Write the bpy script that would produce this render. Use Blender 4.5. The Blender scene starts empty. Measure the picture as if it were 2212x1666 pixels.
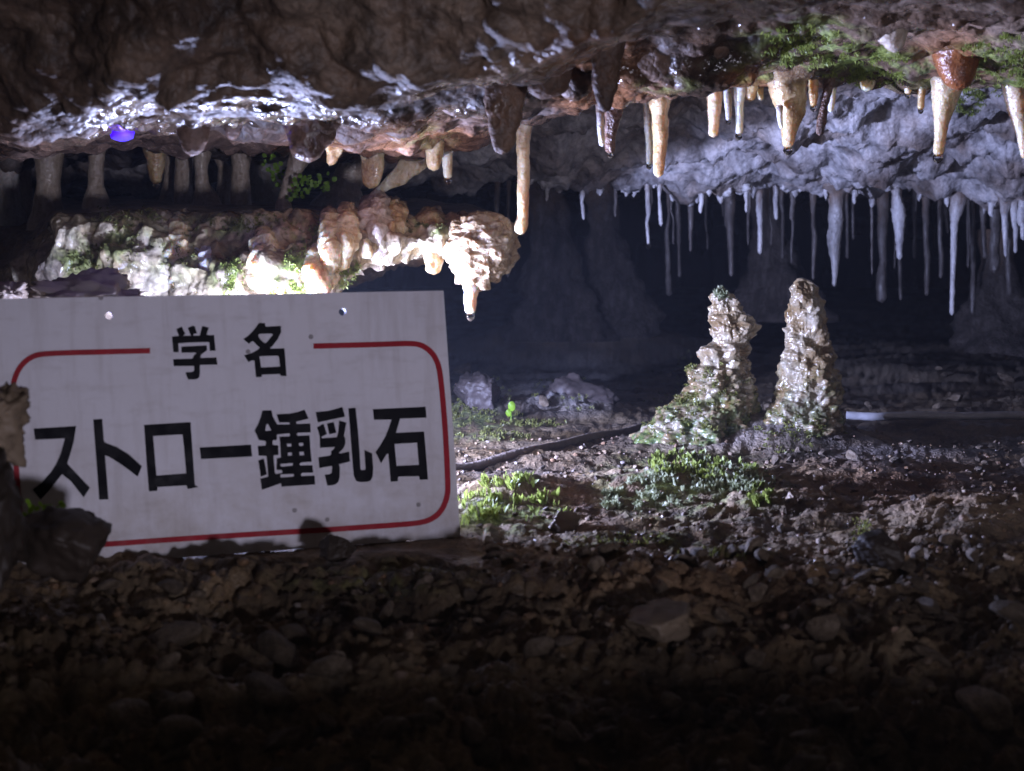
import bpy, math, random
import numpy as np
from mathutils import Vector, Matrix
from mathutils.bvhtree import BVHTree
from mathutils.geometry import tessellate_polygon

random.seed(7)
RNG = np.random.default_rng(7)
SC = bpy.context.scene
COL = SC.collection

# ------------------------------------------------------------------ camera
FPX = 3687.0                 # focal length, for a picture 2212 units wide
CX, CY = 1106.0, 833.0
HORIZON = 560.0              # picture height of the eye level
PITCH = math.atan((CY - HORIZON) / FPX)
cam_d = bpy.data.cameras.new('camera')
cam = bpy.data.objects.new('camera', cam_d)
COL.objects.link(cam)
cam_d.sensor_fit = 'HORIZONTAL'
cam_d.sensor_width = 36.0
cam_d.lens = 36.0 * FPX / 2212.0
cam_d.clip_start = 0.02
cam_d.clip_end = 60.0
cam.location = (0, 0, 0)
cam.rotation_euler = (math.pi / 2 - PITCH, 0, 0)
cam_d.dof.use_dof = True
cam_d.dof.focus_distance = 1.62
cam_d.dof.aperture_fstop = 13.0
SC.camera = cam

# ------------------------------------------------------------------ world and view
world = bpy.data.worlds.new('World')
SC.world = world
world.use_nodes = True
wbg = world.node_tree.nodes['Background']
wbg.inputs['Color'].default_value = (0.74, 0.64, 0.58, 1)   # dim ambient fill added to lift the foreground
wbg.inputs['Strength'].default_value = 0.09
SC.view_settings.view_transform = 'Standard'
SC.view_settings.look = 'None'
SC.view_settings.exposure = 0.32
SC.view_settings.gamma = 1.0
SC.view_settings.use_curve_mapping = False
SC.cycles.use_denoising = True
SC.cycles.max_bounces = 5
SC.cycles.diffuse_bounces = 3
SC.cycles.glossy_bounces = 2
SC.cycles.transmission_bounces = 6
SC.cycles.caustics_reflective = False
SC.cycles.caustics_refractive = False
SC.cycles.sample_clamp_indirect = 3.0
SC.cycles.use_adaptive_sampling = True
SC.cycles.adaptive_threshold = 0.03

LAMP_COL = (0.50, 0.57, 1.0)
LEDGE_LAMP = ((470, 930, 1.36), 7.2)       # assumed unseen lamp: picture x, y and distance; watts
WALL_LAMP = ((350, 860, 1.44), 50.0)  # second unseen lamp, added to light the right side
WALL_AIM = (0.92, 0.34, 0.08)
WALL_CONE = 128
FILL_LAMP = (0.50, -0.52, -0.225)  # added fill lamp out of view, brightens the sign front
FILL_AIM = (-0.52, 1.69, 0.10)
FILL_W = 30.0
FILL_CONE = 44
FILL_COL = (0.84, 0.80, 1.0)

# ------------------------------------------------------------------ geometry helpers
cosP, sinP = math.cos(PITCH), math.sin(PITCH)

def ray(x, y):
    """world direction through a picture point, scaled to one metre along Y"""
    cx, cy = (x - CX) / FPX, (y - CY) / FPX
    dy = cosP - cy * sinP
    dz = -sinP - cy * cosP
    return np.array([cx / dy, 1.0, dz / dy])

def px(x, y, Y):
    return ray(x, y) * Y

def psize(w, Y):
    return w * Y / FPX

PERM = RNG.permutation(256).astype(np.int32)
PERM = np.concatenate([PERM, PERM, PERM])
G = RNG.normal(size=(256, 3))
G /= np.linalg.norm(G, axis=1)[:, None]

G32 = G.astype(np.float32)
PERM32 = PERM.astype(np.int32)

def perlin(P):
    P = np.asarray(P, dtype=np.float32)
    I = np.floor(P)
    F = P - I
    I = I.astype(np.int32) & 255
    U = F * F * F * (F * (F * 6 - 15) + 10)
    fx, fy, fz = F[:, 0].copy(), F[:, 1].copy(), F[:, 2].copy()
    ux, uy, uz = U[:, 0].copy(), U[:, 1].copy(), U[:, 2].copy()
    ix, iy, iz = I[:, 0].copy(), I[:, 1].copy(), I[:, 2].copy()
    iz1 = (iz + 1) & 255
    gx, gy, gz = G32[:, 0].copy(), G32[:, 1].copy(), G32[:, 2].copy()
    out = None
    for dx in (0, 1):
        a = PERM32[(ix + dx) & 255]
        sy = None
        for dy in (0, 1):
            b = PERM32[a + ((iy + dy) & 255)]
            h = PERM32[b + iz]
            d0 = gx[h] * (fx - dx) + gy[h] * (fy - dy) + gz[h] * fz
            h = PERM32[b + iz1]
            d1 = gx[h] * (fx - dx) + gy[h] * (fy - dy) + gz[h] * (fz - 1)
            d0 += uz * (d1 - d0)
            sy = d0 if sy is None else sy + uy * (d0 - sy)
        out = sy if out is None else out + ux * (sy - out)
    return (out * 1.6).astype(np.float64)

def fbm(P, octaves=4, lac=2.03, gain=0.5, ridged=False):
    P = np.asarray(P, dtype=np.float64)
    out = np.zeros(len(P)); a = 1.0; tot = 0.0
    for o in range(octaves):
        n = perlin(P + 17.3 * o)
        if ridged:
            n = 1 - 2 * np.abs(n)
        out += a * n; tot += a
        a *= gain; P = P * lac
    return out / tot

def worley(P, seed=0):
    """distance to the nearest and the second nearest scattered point"""
    P = np.asarray(P, dtype=np.float32)
    I = np.floor(P)
    F = P - I
    I = I.astype(np.int32)
    f1 = np.full(len(P), 81.0, np.float32); f2 = f1.copy()
    O = (G32 * 0.45 + 0.5)
    flat2d = np.ptp(P[:, 2]) == 0 if len(P) else False
    for dx in (-1, 0, 1):
        a = PERM32[(I[:, 0] + dx + seed) & 255]
        for dy in (-1, 0, 1):
            b = PERM32[a + ((I[:, 1] + dy) & 255)]
            for dz in ((0,) if flat2d else (-1, 0, 1)):
                h = PERM32[b + ((I[:, 2] + dz) & 255)]
                o = O[h]
                d = (o[:, 0] + dx - F[:, 0]) ** 2 + (o[:, 1] + dy - F[:, 1]) ** 2
                if not flat2d:
                    d = d + (o[:, 2] + dz - F[:, 2]) ** 2
                f2 = np.minimum(f2, np.maximum(f1, d))
                f1 = np.minimum(f1, d)
    return np.sqrt(f1).astype(np.float64), np.sqrt(f2).astype(np.float64)

def smooth(a, b, t):
    t = np.clip((t - a) / (b - a), 0, 1)
    return t * t * (3 - 2 * t)

def new_mesh(name, verts, faces, mat, shade=True):
    """faces: an (n,3) or (n,4) integer array"""
    me = bpy.data.meshes.new(name)
    verts = np.ascontiguousarray(verts, dtype=np.float32)
    faces = np.ascontiguousarray(faces, dtype=np.int32)
    n, k = faces.shape
    me.vertices.add(len(verts)); me.vertices.foreach_set('co', verts.ravel())
    me.loops.add(n * k); me.loops.foreach_set('vertex_index', faces.ravel())
    me.polygons.add(n)
    me.polygons.foreach_set('loop_start', np.arange(0, n * k, k, dtype=np.int32))
    me.update(calc_edges=True)
    me.validate()
    me.polygons.foreach_set('use_smooth', np.full(n, bool(shade), dtype=bool))
    if mat:
        me.materials.append(mat)
    return me

def add_attr(me, name, vals):
    a = me.attributes.new(name, 'FLOAT', 'POINT')
    a.data.foreach_set('value', np.ascontiguousarray(vals, dtype=np.float32))

def link(name, me, parent=None, **props):
    o = bpy.data.objects.new(name, me)
    COL.objects.link(o)
    if parent:
        o.parent = parent
    for k, v in props.items():
        o[k] = v
    return o

def empty(name, loc=(0, 0, 0), **props):
    o = bpy.data.objects.new(name, None)
    COL.objects.link(o)
    o.location = loc
    o.empty_display_size = 0.02
    for k, v in props.items():
        o[k] = v
    return o

def grid_faces(nr, nc, wrap=False):
    r = np.arange(nr - 1)[:, None]
    c = np.arange(nc if wrap else nc - 1)[None, :]
    c2 = (c + 1) % nc
    a = r * nc + c; b = r * nc + c2
    d = (r + 1) * nc + c; e = (r + 1) * nc + c2
    return np.stack([a, b, e, d], -1).reshape(-1, 4)

def grid_normals(Gd):
    du = np.gradient(Gd, axis=1); dv = np.gradient(Gd, axis=0)
    n = np.cross(du, dv)
    return n / (np.linalg.norm(n, axis=2)[..., None] + 1e-12)

def lathe(name, prof, mat, seg=28):
    th = np.linspace(0, 2 * np.pi, seg, endpoint=False)
    pr = np.array(prof, float)
    P = np.stack([pr[:, 0:1] * np.cos(th), pr[:, 0:1] * np.sin(th), np.repeat(pr[:, 1:2], seg, 1)], -1).reshape(-1, 3)
    return new_mesh(name, P, grid_faces(len(pr), seg, True), mat)

def ico(sub):
    import bmesh
    bm = bmesh.new()
    bmesh.ops.create_icosphere(bm, subdivisions=sub, radius=1.0)
    V = np.array([v.co[:] for v in bm.verts]); F = np.array([[v.index for v in f.verts] for f in bm.faces])
    bm.free()
    return V, F

BVH_SRC = []
def remember(verts, nr, nc, wrap=False):
    """keep a thinned copy of a rock grid to find where things rest on it"""
    A = np.asarray(verts).reshape(nr, nc, 3)[::2, ::2]
    BVH_SRC.append((A.reshape(-1, 3), grid_faces(A.shape[0], A.shape[1], wrap)))

# ------------------------------------------------------------------ materials
def nodes_of(name):
    m = bpy.data.materials.new(name)
    m.use_nodes = True
    nt = m.node_tree
    return m, nt, nt.nodes['Principled BSDF']

def N(nt, kind, **kw):
    n = nt.nodes.new(kind)
    for k, v in kw.items():
        if k in n.inputs:
            n.inputs[k].default_value = v
        else:
            setattr(n, k, v)
    return n

def noise(nt, scale, detail=4, rough=0.55, vec=None, dist=0.0):
    n = N(nt, 'ShaderNodeTexNoise')
    n.inputs['Scale'].default_value = scale
    n.inputs['Detail'].default_value = detail
    n.inputs['Roughness'].default_value = rough
    n.inputs['Distortion'].default_value = dist
    if vec is not None:
        nt.links.new(vec, n.inputs['Vector'])
    return n.outputs['Fac']

def ramp(nt, fac, stops):
    r = N(nt, 'ShaderNodeValToRGB')
    el = r.color_ramp.elements
    while len(el) < len(stops):
        el.new(0.5)
    for e, (p, c) in zip(el, stops):
        e.position = p
        e.color = (c[0], c[1], c[2], 1) if len(c) >= 3 else (c[0], c[0], c[0], 1)
    nt.links.new(fac, r.inputs['Fac'])
    return r.outputs['Color']

def mixc(nt, fac, a, b, blend='MIX'):
    m = N(nt, 'ShaderNodeMix', data_type='RGBA', blend_type=blend)
    for sock, v in ((m.inputs[0], fac), (m.inputs[6], a), (m.inputs[7], b)):
        if hasattr(v, 'is_output') or isinstance(v, bpy.types.NodeSocket):
            nt.links.new(v, sock)
        elif isinstance(v, (int, float)):
            sock.default_value = v
        else:
            sock.default_value = (v[0], v[1], v[2], 1)
    return m.outputs[2]

def math_n(nt, op, a, b=0.0, clamp=False):
    m = N(nt, 'ShaderNodeMath', operation=op, use_clamp=clamp)
    for i, v in enumerate((a, b)):
        if isinstance(v, bpy.types.NodeSocket):
            nt.links.new(v, m.inputs[i])
        else:
            m.inputs[i].default_value = v
    return m.outputs[0]

def maprange(nt, v, a, b, c, d):
    m = N(nt, 'ShaderNodeMapRange')
    nt.links.new(v, m.inputs[0])
    for i, x in enumerate((a, b, c, d)):
        m.inputs[i + 1].default_value = x
    return m.outputs[0]

def attr(nt, name):
    a = N(nt, 'ShaderNodeAttribute', attribute_name=name)
    return a.outputs['Fac']

def geo_pos(nt, scale=None):
    g = N(nt, 'ShaderNodeNewGeometry').outputs['Position']
    if scale:
        m = N(nt, 'ShaderNodeMapping')
        m.inputs['Scale'].default_value = scale
        nt.links.new(g, m.inputs['Vector'])
        return m.outputs['Vector']
    return g

def obj_pos(nt, scale=None):
    g = N(nt, 'ShaderNodeTexCoord').outputs['Object']
    if scale:
        m = N(nt, 'ShaderNodeMapping')
        m.inputs['Scale'].default_value = scale
        nt.links.new(g, m.inputs['Vector'])
        return m.outputs['Vector']
    return g

def bump(nt, bsdf, pairs, strength=0.6):
    prev = None
    for h, d in pairs:
        b = N(nt, 'ShaderNodeBump')
        b.inputs['Strength'].default_value = strength
        b.inputs['Distance'].default_value = d
        nt.links.new(h, b.inputs['Height'])
        if prev is not None:
            nt.links.new(prev, b.inputs['Normal'])
        prev = b.outputs['Normal']
    nt.links.new(prev, bsdf.inputs['Normal'])

def rock_material(name, dark, mid, light, wet=0.25, dry=0.6, knobs=0.0, fine=1.0):
    """broad tone, wetness, stains and moss come from the rock mesh itself, grain from the shader"""
    m, nt, b = nodes_of(name)
    p = geo_pos(nt)
    n3 = noise(nt, 210, 2, 0.6, p)
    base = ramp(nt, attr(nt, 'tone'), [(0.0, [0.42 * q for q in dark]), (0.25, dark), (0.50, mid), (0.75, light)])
    var = ramp(nt, attr(nt, 'grain'), [(0.20, (0.40, 0.38, 0.37)), (0.52, (1, 1, 1)), (0.80, (1.3, 1.25, 1.2))])
    c = mixc(nt, 0.9, base, var, 'MULTIPLY')
    c = mixc(nt, attr(nt, 'pale'), c, mixc(nt, 0.9, (0.44, 0.425, 0.44), var, 'MULTIPLY'))
    c = mixc(nt, attr(nt, 'rust'), c, mixc(nt, 0.8, (0.24, 0.10, 0.04), var, 'MULTIPLY'))
    spk = ramp(nt, n3, [(0.35, (0.62, 0.62, 0.62)), (0.62, (1.12, 1.12, 1.12))])
    c = mixc(nt, 0.7, c, spk, 'MULTIPLY')
    f = attr(nt, 'moss')
    mc = ramp(nt, n3, [(0.3, (0.045, 0.06, 0.012)), (0.5, (0.13, 0.17, 0.035)), (0.7, (0.25, 0.31, 0.07))])
    c = mixc(nt, f, c, mc)
    nt.links.new(c, b.inputs['Base Color'])
    r = maprange(nt, attr(nt, 'wet'), 0, 1, dry, wet)
    r = math_n(nt, 'ADD', r, math_n(nt, 'MULTIPLY', f, 0.25), True)
    nt.links.new(r, b.inputs['Roughness'])
    b.inputs['Specular IOR Level'].default_value = 0.55
    if knobs:
        vo = N(nt, 'ShaderNodeTexVoronoi'); vo.inputs['Scale'].default_value = 175
        nt.links.new(p, vo.inputs['Vector'])
        dome = math_n(nt, 'MULTIPLY', math_n(nt, 'POWER', vo.outputs['Distance'], 2.0), -1.0)
        bump(nt, b, [(dome, 0.012 * knobs), (n3, 0.0035 * fine)], 0.8)
    else:
        bump(nt, b, [(n3, 0.0035 * fine)], 0.8)
    return m

def rock_attrs(me, P, wetness=0.5, wet_mask=None, pale=None, rust=None, moss=None, sc=1.0, tone=0.0):
    n = len(P); z = np.zeros(n)
    add_attr(me, 'tone', np.clip(0.5 + tone + 0.75 * fbm(P * 9 * sc + 3, 4), 0, 1))
    gr = fbm(P * 46 * sc + 11, 3, gain=0.6)
    add_attr(me, 'grain', np.clip(0.52 + 0.75 * gr, 0, 1))
    w = fbm(P * 15 * sc + 31, 3)
    w = smooth(0.42 - wetness * 0.84 - 0.16, 0.42 - wetness * 0.84 + 0.16, w)
    add_attr(me, 'wet', w if wet_mask is None else w * wet_mask)
    add_attr(me, 'pale', z if pale is None else pale)
    add_attr(me, 'rust', z if rust is None else rust)
    if moss is None:
        add_attr(me, 'moss', z)
    else:
        add_attr(me, 'moss', np.clip(moss * smooth(-0.16, 0.14, fbm(P * 62 + 5, 3)), 0, 1))

def stone_material(name, dark, mid, light):
    m, nt, b = nodes_of(name)
    p = obj_pos(nt)
    oi = N(nt, 'ShaderNodeObjectInfo')
    n1 = noise(nt, 1.6, 3, 0.6, p)
    c = ramp(nt, n1, [(0.3, dark), (0.5, mid), (0.7, light)])
    tint = ramp(nt, oi.outputs['Random'], [(0.0, (0.6, 0.56, 0.52)), (0.5, (0.95, 0.92, 0.90)), (1.0, (1.45, 1.42, 1.42))])
    c = mixc(nt, 1.0, c, tint, 'MULTIPLY')
    n2 = noise(nt, 9, 3, 0.65, p)
    c = mixc(nt, 0.7, c, ramp(nt, n2, [(0.35, (0.6, 0.6, 0.6)), (0.6, (1.1, 1.1, 1.1))]), 'MULTIPLY')
    nt.links.new(c, b.inputs['Base Color'])
    b.inputs['Roughness'].default_value = 0.6
    bump(nt, b, [(n2, 0.005)], 0.8)
    return m

M = {}
M['ceiling'] = rock_material('wet_ceiling_rock', (0.070, 0.043, 0.028), (0.135, 0.090, 0.062), (0.23, 0.17, 0.125), wet=0.19, dry=0.65, fine=0.5, knobs=0.10)
M['floor'] = rock_material('damp_floor_rock', (0.075, 0.050, 0.027), (0.145, 0.10, 0.054), (0.23, 0.172, 0.105), wet=0.32, dry=0.8)
M['ledge'] = rock_material('flowstone_ledge', (0.19, 0.12, 0.05), (0.36, 0.28, 0.145), (0.50, 0.43, 0.27), wet=0.12, dry=0.45, fine=0.6)
M['stone'] = stone_material('loose_stone', (0.09, 0.066, 0.042), (0.17, 0.13, 0.088), (0.28, 0.23, 0.175))
M['pale_stone'] = stone_material('pale_crusty_stone', (0.018, 0.013, 0.012), (0.045, 0.036, 0.033), (0.10, 0.085, 0.085))
M['black_stone'] = stone_material('dark_wet_stone', (0.018, 0.012, 0.009), (0.035, 0.025, 0.018), (0.06, 0.045, 0.035))

def flow_material(name, stops, rough=0.27, sss=0.35, fine=1.2, brown=0.5, coat=0.15):
    """calcite of dripstones: creamy, a little translucent, wet"""
    m, nt, b = nodes_of(name)
    p = geo_pos(nt)
    pv = geo_pos(nt, (1, 1, 0.28))
    n1 = noise(nt, 95, 4, 0.65, pv)
    n2 = noise(nt, 260, 2, 0.6, p)
    c = ramp(nt, n1, stops)
    spk = ramp(nt, n2, [(0.32, (0.62, 0.55, 0.48)), (0.55, (1.0, 1.0, 1.0))])
    c = mixc(nt, brown, c, spk, 'MULTIPLY')
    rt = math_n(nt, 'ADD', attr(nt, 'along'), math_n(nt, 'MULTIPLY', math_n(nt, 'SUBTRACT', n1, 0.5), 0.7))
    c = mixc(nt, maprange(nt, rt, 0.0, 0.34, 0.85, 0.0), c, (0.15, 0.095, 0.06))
    nt.links.new(c, b.inputs['Base Color'])
    b.inputs['Subsurface Weight'].default_value = sss
    b.inputs['Subsurface Radius'].default_value = (1.0, 0.62, 0.32)
    b.inputs['Subsurface Scale'].default_value = 0.016
    nt.links.new(maprange(nt, n1, 0.35, 0.65, rough * 1.5, rough * 0.7), b.inputs['Roughness'])
    b.inputs['Specular IOR Level'].default_value = 0.6
    b.inputs['Coat Weight'].default_value = coat
    b.inputs['Coat Roughness'].default_value = 0.08
    bump(nt, b, [(n2, 0.0018 * fine)], 0.8)
    return m

M['cream'] = flow_material('cream_calcite', [(0.30, (0.38, 0.24, 0.10)), (0.46, (0.64, 0.50, 0.29)), (0.70, (0.84, 0.77, 0.60))], sss=0.75)
M['amber'] = flow_material('amber_calcite', [(0.30, (0.20, 0.10, 0.035)), (0.46, (0.46, 0.31, 0.14)), (0.68, (0.76, 0.63, 0.41))], sss=0.7)
M['pink'] = flow_material('pinkish_calcite', [(0.30, (0.44, 0.24, 0.12)), (0.48, (0.70, 0.50, 0.32)), (0.70, (0.86, 0.76, 0.60))], sss=0.8)
M['boss'] = flow_material('stained_flowstone', [(0.32, (0.16, 0.09, 0.035)), (0.48, (0.36, 0.26, 0.15)), (0.68, (0.52, 0.44, 0.33))], sss=0.3)
M['brown'] = flow_material('dark_brown_calcite', [(0.30, (0.045, 0.022, 0.014)), (0.5, (0.11, 0.055, 0.032)), (0.72, (0.20, 0.12, 0.07))], sss=0.1, rough=0.42, coat=0.05, fine=3.0)
M['rust'] = flow_material('rust_red_calcite', [(0.30, (0.10, 0.032, 0.012)), (0.5, (0.24, 0.085, 0.03)), (0.72, (0.36, 0.15, 0.06))], sss=0.3)
M['pale'] = flow_material('pale_calcite', [(0.30, (0.40, 0.37, 0.36)), (0.5, (0.60, 0.57, 0.55)), (0.72, (0.74, 0.72, 0.70))], brown=0.4)
M['clear'] = flow_material('glassy_pale_calcite', [(0.30, (0.50, 0.46, 0.36)), (0.5, (0.66, 0.63, 0.54)), (0.72, (0.76, 0.75, 0.70))], rough=0.12, sss=0.6, brown=0.25)
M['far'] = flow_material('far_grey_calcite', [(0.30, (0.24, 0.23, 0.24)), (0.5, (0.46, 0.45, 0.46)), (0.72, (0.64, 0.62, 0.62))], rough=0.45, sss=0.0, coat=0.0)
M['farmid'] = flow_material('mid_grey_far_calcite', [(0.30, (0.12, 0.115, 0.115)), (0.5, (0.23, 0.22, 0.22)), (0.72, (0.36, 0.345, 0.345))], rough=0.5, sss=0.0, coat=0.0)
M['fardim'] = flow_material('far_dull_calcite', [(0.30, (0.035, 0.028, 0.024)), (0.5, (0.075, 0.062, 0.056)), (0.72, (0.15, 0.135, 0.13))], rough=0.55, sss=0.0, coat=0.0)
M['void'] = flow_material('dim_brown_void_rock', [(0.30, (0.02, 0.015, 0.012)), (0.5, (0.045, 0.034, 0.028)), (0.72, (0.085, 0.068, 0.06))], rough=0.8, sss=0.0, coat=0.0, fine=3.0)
M['column'] = flow_material('grey_brown_column_calcite', [(0.30, (0.32, 0.25, 0.18)), (0.5, (0.52, 0.43, 0.34)), (0.72, (0.70, 0.64, 0.57))], rough=0.35, sss=0.1)
M['stalagmite'] = None

def stalagmite_material():
    m, nt, b = nodes_of('popcorn_stalagmite')
    p = geo_pos(nt)
    n1 = noise(nt, 34, 3, 0.62, p)
    n2 = noise(nt, 190, 2, 0.6, p)
    c = ramp(nt, n1, [(0.30, (0.12, 0.07, 0.026)), (0.44, (0.235, 0.175, 0.10)), (0.58, (0.31, 0.265, 0.19)), (0.75, (0.41, 0.38, 0.32))])
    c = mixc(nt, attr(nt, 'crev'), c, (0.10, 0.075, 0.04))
    c = mixc(nt, 0.6, c, ramp(nt, n2, [(0.3, (0.6, 0.55, 0.5)), (0.56, (1, 1, 1))]), 'MULTIPLY')
    mn = noise(nt, 75, 2, 0.6, p)
    f = math_n(nt, 'MULTIPLY', attr(nt, 'moss'), maprange(nt, mn, 0.42, 0.58, 0, 1))
    c = mixc(nt, f, c, ramp(nt, n2, [(0.3, (0.02, 0.035, 0.018)), (0.6, (0.10, 0.13, 0.04))]))
    nt.links.new(c, b.inputs['Base Color'])
    nt.links.new(maprange(nt, n1, 0.35, 0.6, 0.12, 0.38), b.inputs['Roughness'])
    b.inputs['Subsurface Weight'].default_value = 0.15
    b.inputs['Subsurface Radius'].default_value = (1, .6, .35)
    b.inputs['Subsurface Scale'].default_value = 0.004
    b.inputs['Coat Weight'].default_value = 0.25
    b.inputs['Coat Roughness'].default_value = 0.1
    bump(nt, b, [(n2, 0.002)], 0.8)
    return m
M['stalagmite'] = stalagmite_material()

def moss_material(name, lo, hi, trans=0.45):
    m, nt, b = nodes_of(name)
    p = geo_pos(nt)
    c = ramp(nt, noise(nt, 240, 3, 0.5, p), [(0.3, lo), (0.7, hi)])
    nt.links.new(c, b.inputs['Base Color'])
    b.inputs['Roughness'].default_value = 0.45
    b.inputs['Specular IOR Level'].default_value = 0.5
    t = N(nt, 'ShaderNodeBsdfTranslucent')
    nt.links.new(c, t.inputs['Color'])
    mx = N(nt, 'ShaderNodeMixShader')
    mx.inputs[0].default_value = trans
    nt.links.new(b.outputs[0], mx.inputs[1]); nt.links.new(t.outputs[0], mx.inputs[2])
    nt.links.new(mx.outputs[0], nt.nodes['Material Output'].inputs['Surface'])
    return m
M['moss'] = moss_material('bright_moss', (0.13, 0.17, 0.03), (0.36, 0.42, 0.10))
M['moss_olive'] = moss_material('olive_moss', (0.10, 0.11, 0.025), (0.26, 0.27, 0.07))
M['moss_blue'] = moss_material('bluish_moss', (0.14, 0.17, 0.07), (0.46, 0.48, 0.32))
M['leaf'] = moss_material('fresh_leaf', (0.22, 0.42, 0.03), (0.30, 0.52, 0.05))

def water_material():
    m, nt, b = nodes_of('water')
    b.inputs['Base Color'].default_value = (0.97, 0.98, 1, 1)
    b.inputs['Roughness'].default_value = 0.0
    b.inputs['IOR'].default_value = 1.33
    b.inputs['Transmission Weight'].default_value = 1.0
    return m
M['water'] = water_material()

def plain(name, col, rough=0.5, metal=0.0, bumpy=None, spec=0.5):
    m, nt, b = nodes_of(name)
    p = geo_pos(nt)
    c = mixc(nt, 0.8, col, ramp(nt, noise(nt, 55, 5, 0.6, p), [(0.3, (0.72, 0.72, 0.72)), (0.65, (1.08, 1.08, 1.08))]), 'MULTIPLY')
    nt.links.new(c, b.inputs['Base Color'])
    nt.links.new(maprange(nt, noise(nt, 90, 4, 0.6, p), 0.3, 0.7, rough * 0.75, min(1, rough * 1.25)), b.inputs['Roughness'])
    b.inputs['Metallic'].default_value = metal
    b.inputs['Specular IOR Level'].default_value = spec
    if bumpy:
        bump(nt, b, [(noise(nt, 150, 4, 0.6, p), bumpy)], 0.5)
    return m
M['ink'] = plain('black_lettering', (0.006, 0.006, 0.010), 0.6, spec=0.12)
M['red'] = plain('red_border_paint', (0.36, 0.012, 0.026), 0.55, spec=0.2)
M['cable'] = plain('dark_cable_rubber', (0.17, 0.135, 0.11), 0.8, bumpy=0.005)
M['pipe'] = plain('pale_wet_pipe', (0.50, 0.50, 0.54), 0.14, bumpy=0.002)
M['lamp_body'] = plain('black_lamp_housing', (0.02, 0.02, 0.022), 0.5)

def glow(name, col, s):
    m, nt, b = nodes_of(name)
    b.inputs['Base Color'].default_value = (0.05, 0.05, 0.05, 1)
    b.inputs['Roughness'].default_value = 0.9
    b.inputs['Specular IOR Level'].default_value = 0.1
    b.inputs['Emission Color'].default_value = (*col, 1)
    b.inputs['Emission Strength'].default_value = s
    return m

def panel_material():
    m, nt, b = nodes_of('weathered_white_sign_plastic')
    p = obj_pos(nt)
    cloud = noise(nt, 7, 5, 0.6, p)
    c = ramp(nt, cloud, [(0.3, (0.66, 0.65, 0.73)), (0.7, (0.76, 0.75, 0.82))])
    sep = N(nt, 'ShaderNodeSeparateXYZ'); nt.links.new(p, sep.inputs[0])
    # splash of mud drying on the lower edge
    low = maprange(nt, sep.outputs[1], 0.0, 0.09, 1.0, 0.12)
    f = math_n(nt, 'MULTIPLY', low, maprange(nt, noise(nt, 22, 6, 0.7, p), 0.40, 0.68, 0, 1))
    c = mixc(nt, math_n(nt, 'MULTIPLY', f, 0.75), c, (0.36, 0.29, 0.21))
    run = noise(nt, 26, 5, 0.65, obj_pos(nt, (3.2, 0.35, 1)))
    c = mixc(nt, maprange(nt, run, 0.50, 0.75, 0, 0.45), c, (0.40, 0.36, 0.36))
    v = N(nt, 'ShaderNodeTexVoronoi'); v.inputs['Scale'].default_value = 42
    nt.links.new(p, v.inputs['Vector'])
    sp = math_n(nt, 'LESS_THAN', v.outputs['Distance'], 0.075)
    sc = nt.nodes.new('ShaderNodeSeparateColor'); nt.links.new(v.outputs['Color'], sc.inputs[0])
    keep = math_n(nt, 'GREATER_THAN', sc.outputs[0], 0.55)
    c = mixc(nt, math_n(nt, 'MULTIPLY', math_n(nt, 'MULTIPLY', sp, keep), 0.75), c, (0.12, 0.10, 0.10))
    sm = noise(nt, 30, 6, 0.7, obj_pos(nt, (1, 3.2, 1)))
    c = mixc(nt, maprange(nt, sm, 0.52, 0.72, 0, 0.32), c, (0.34, 0.30, 0.28))
    nt.links.new(c, b.inputs['Base Color'])
    nt.links.new(maprange(nt, cloud, 0.3, 0.7, 0.42, 0.6), b.inputs['Roughness'])
    bump(nt, b, [(noise(nt, 60, 3, 0.5, p), 0.0006)], 0.3)
    return m
M['panel'] = panel_material()

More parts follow.
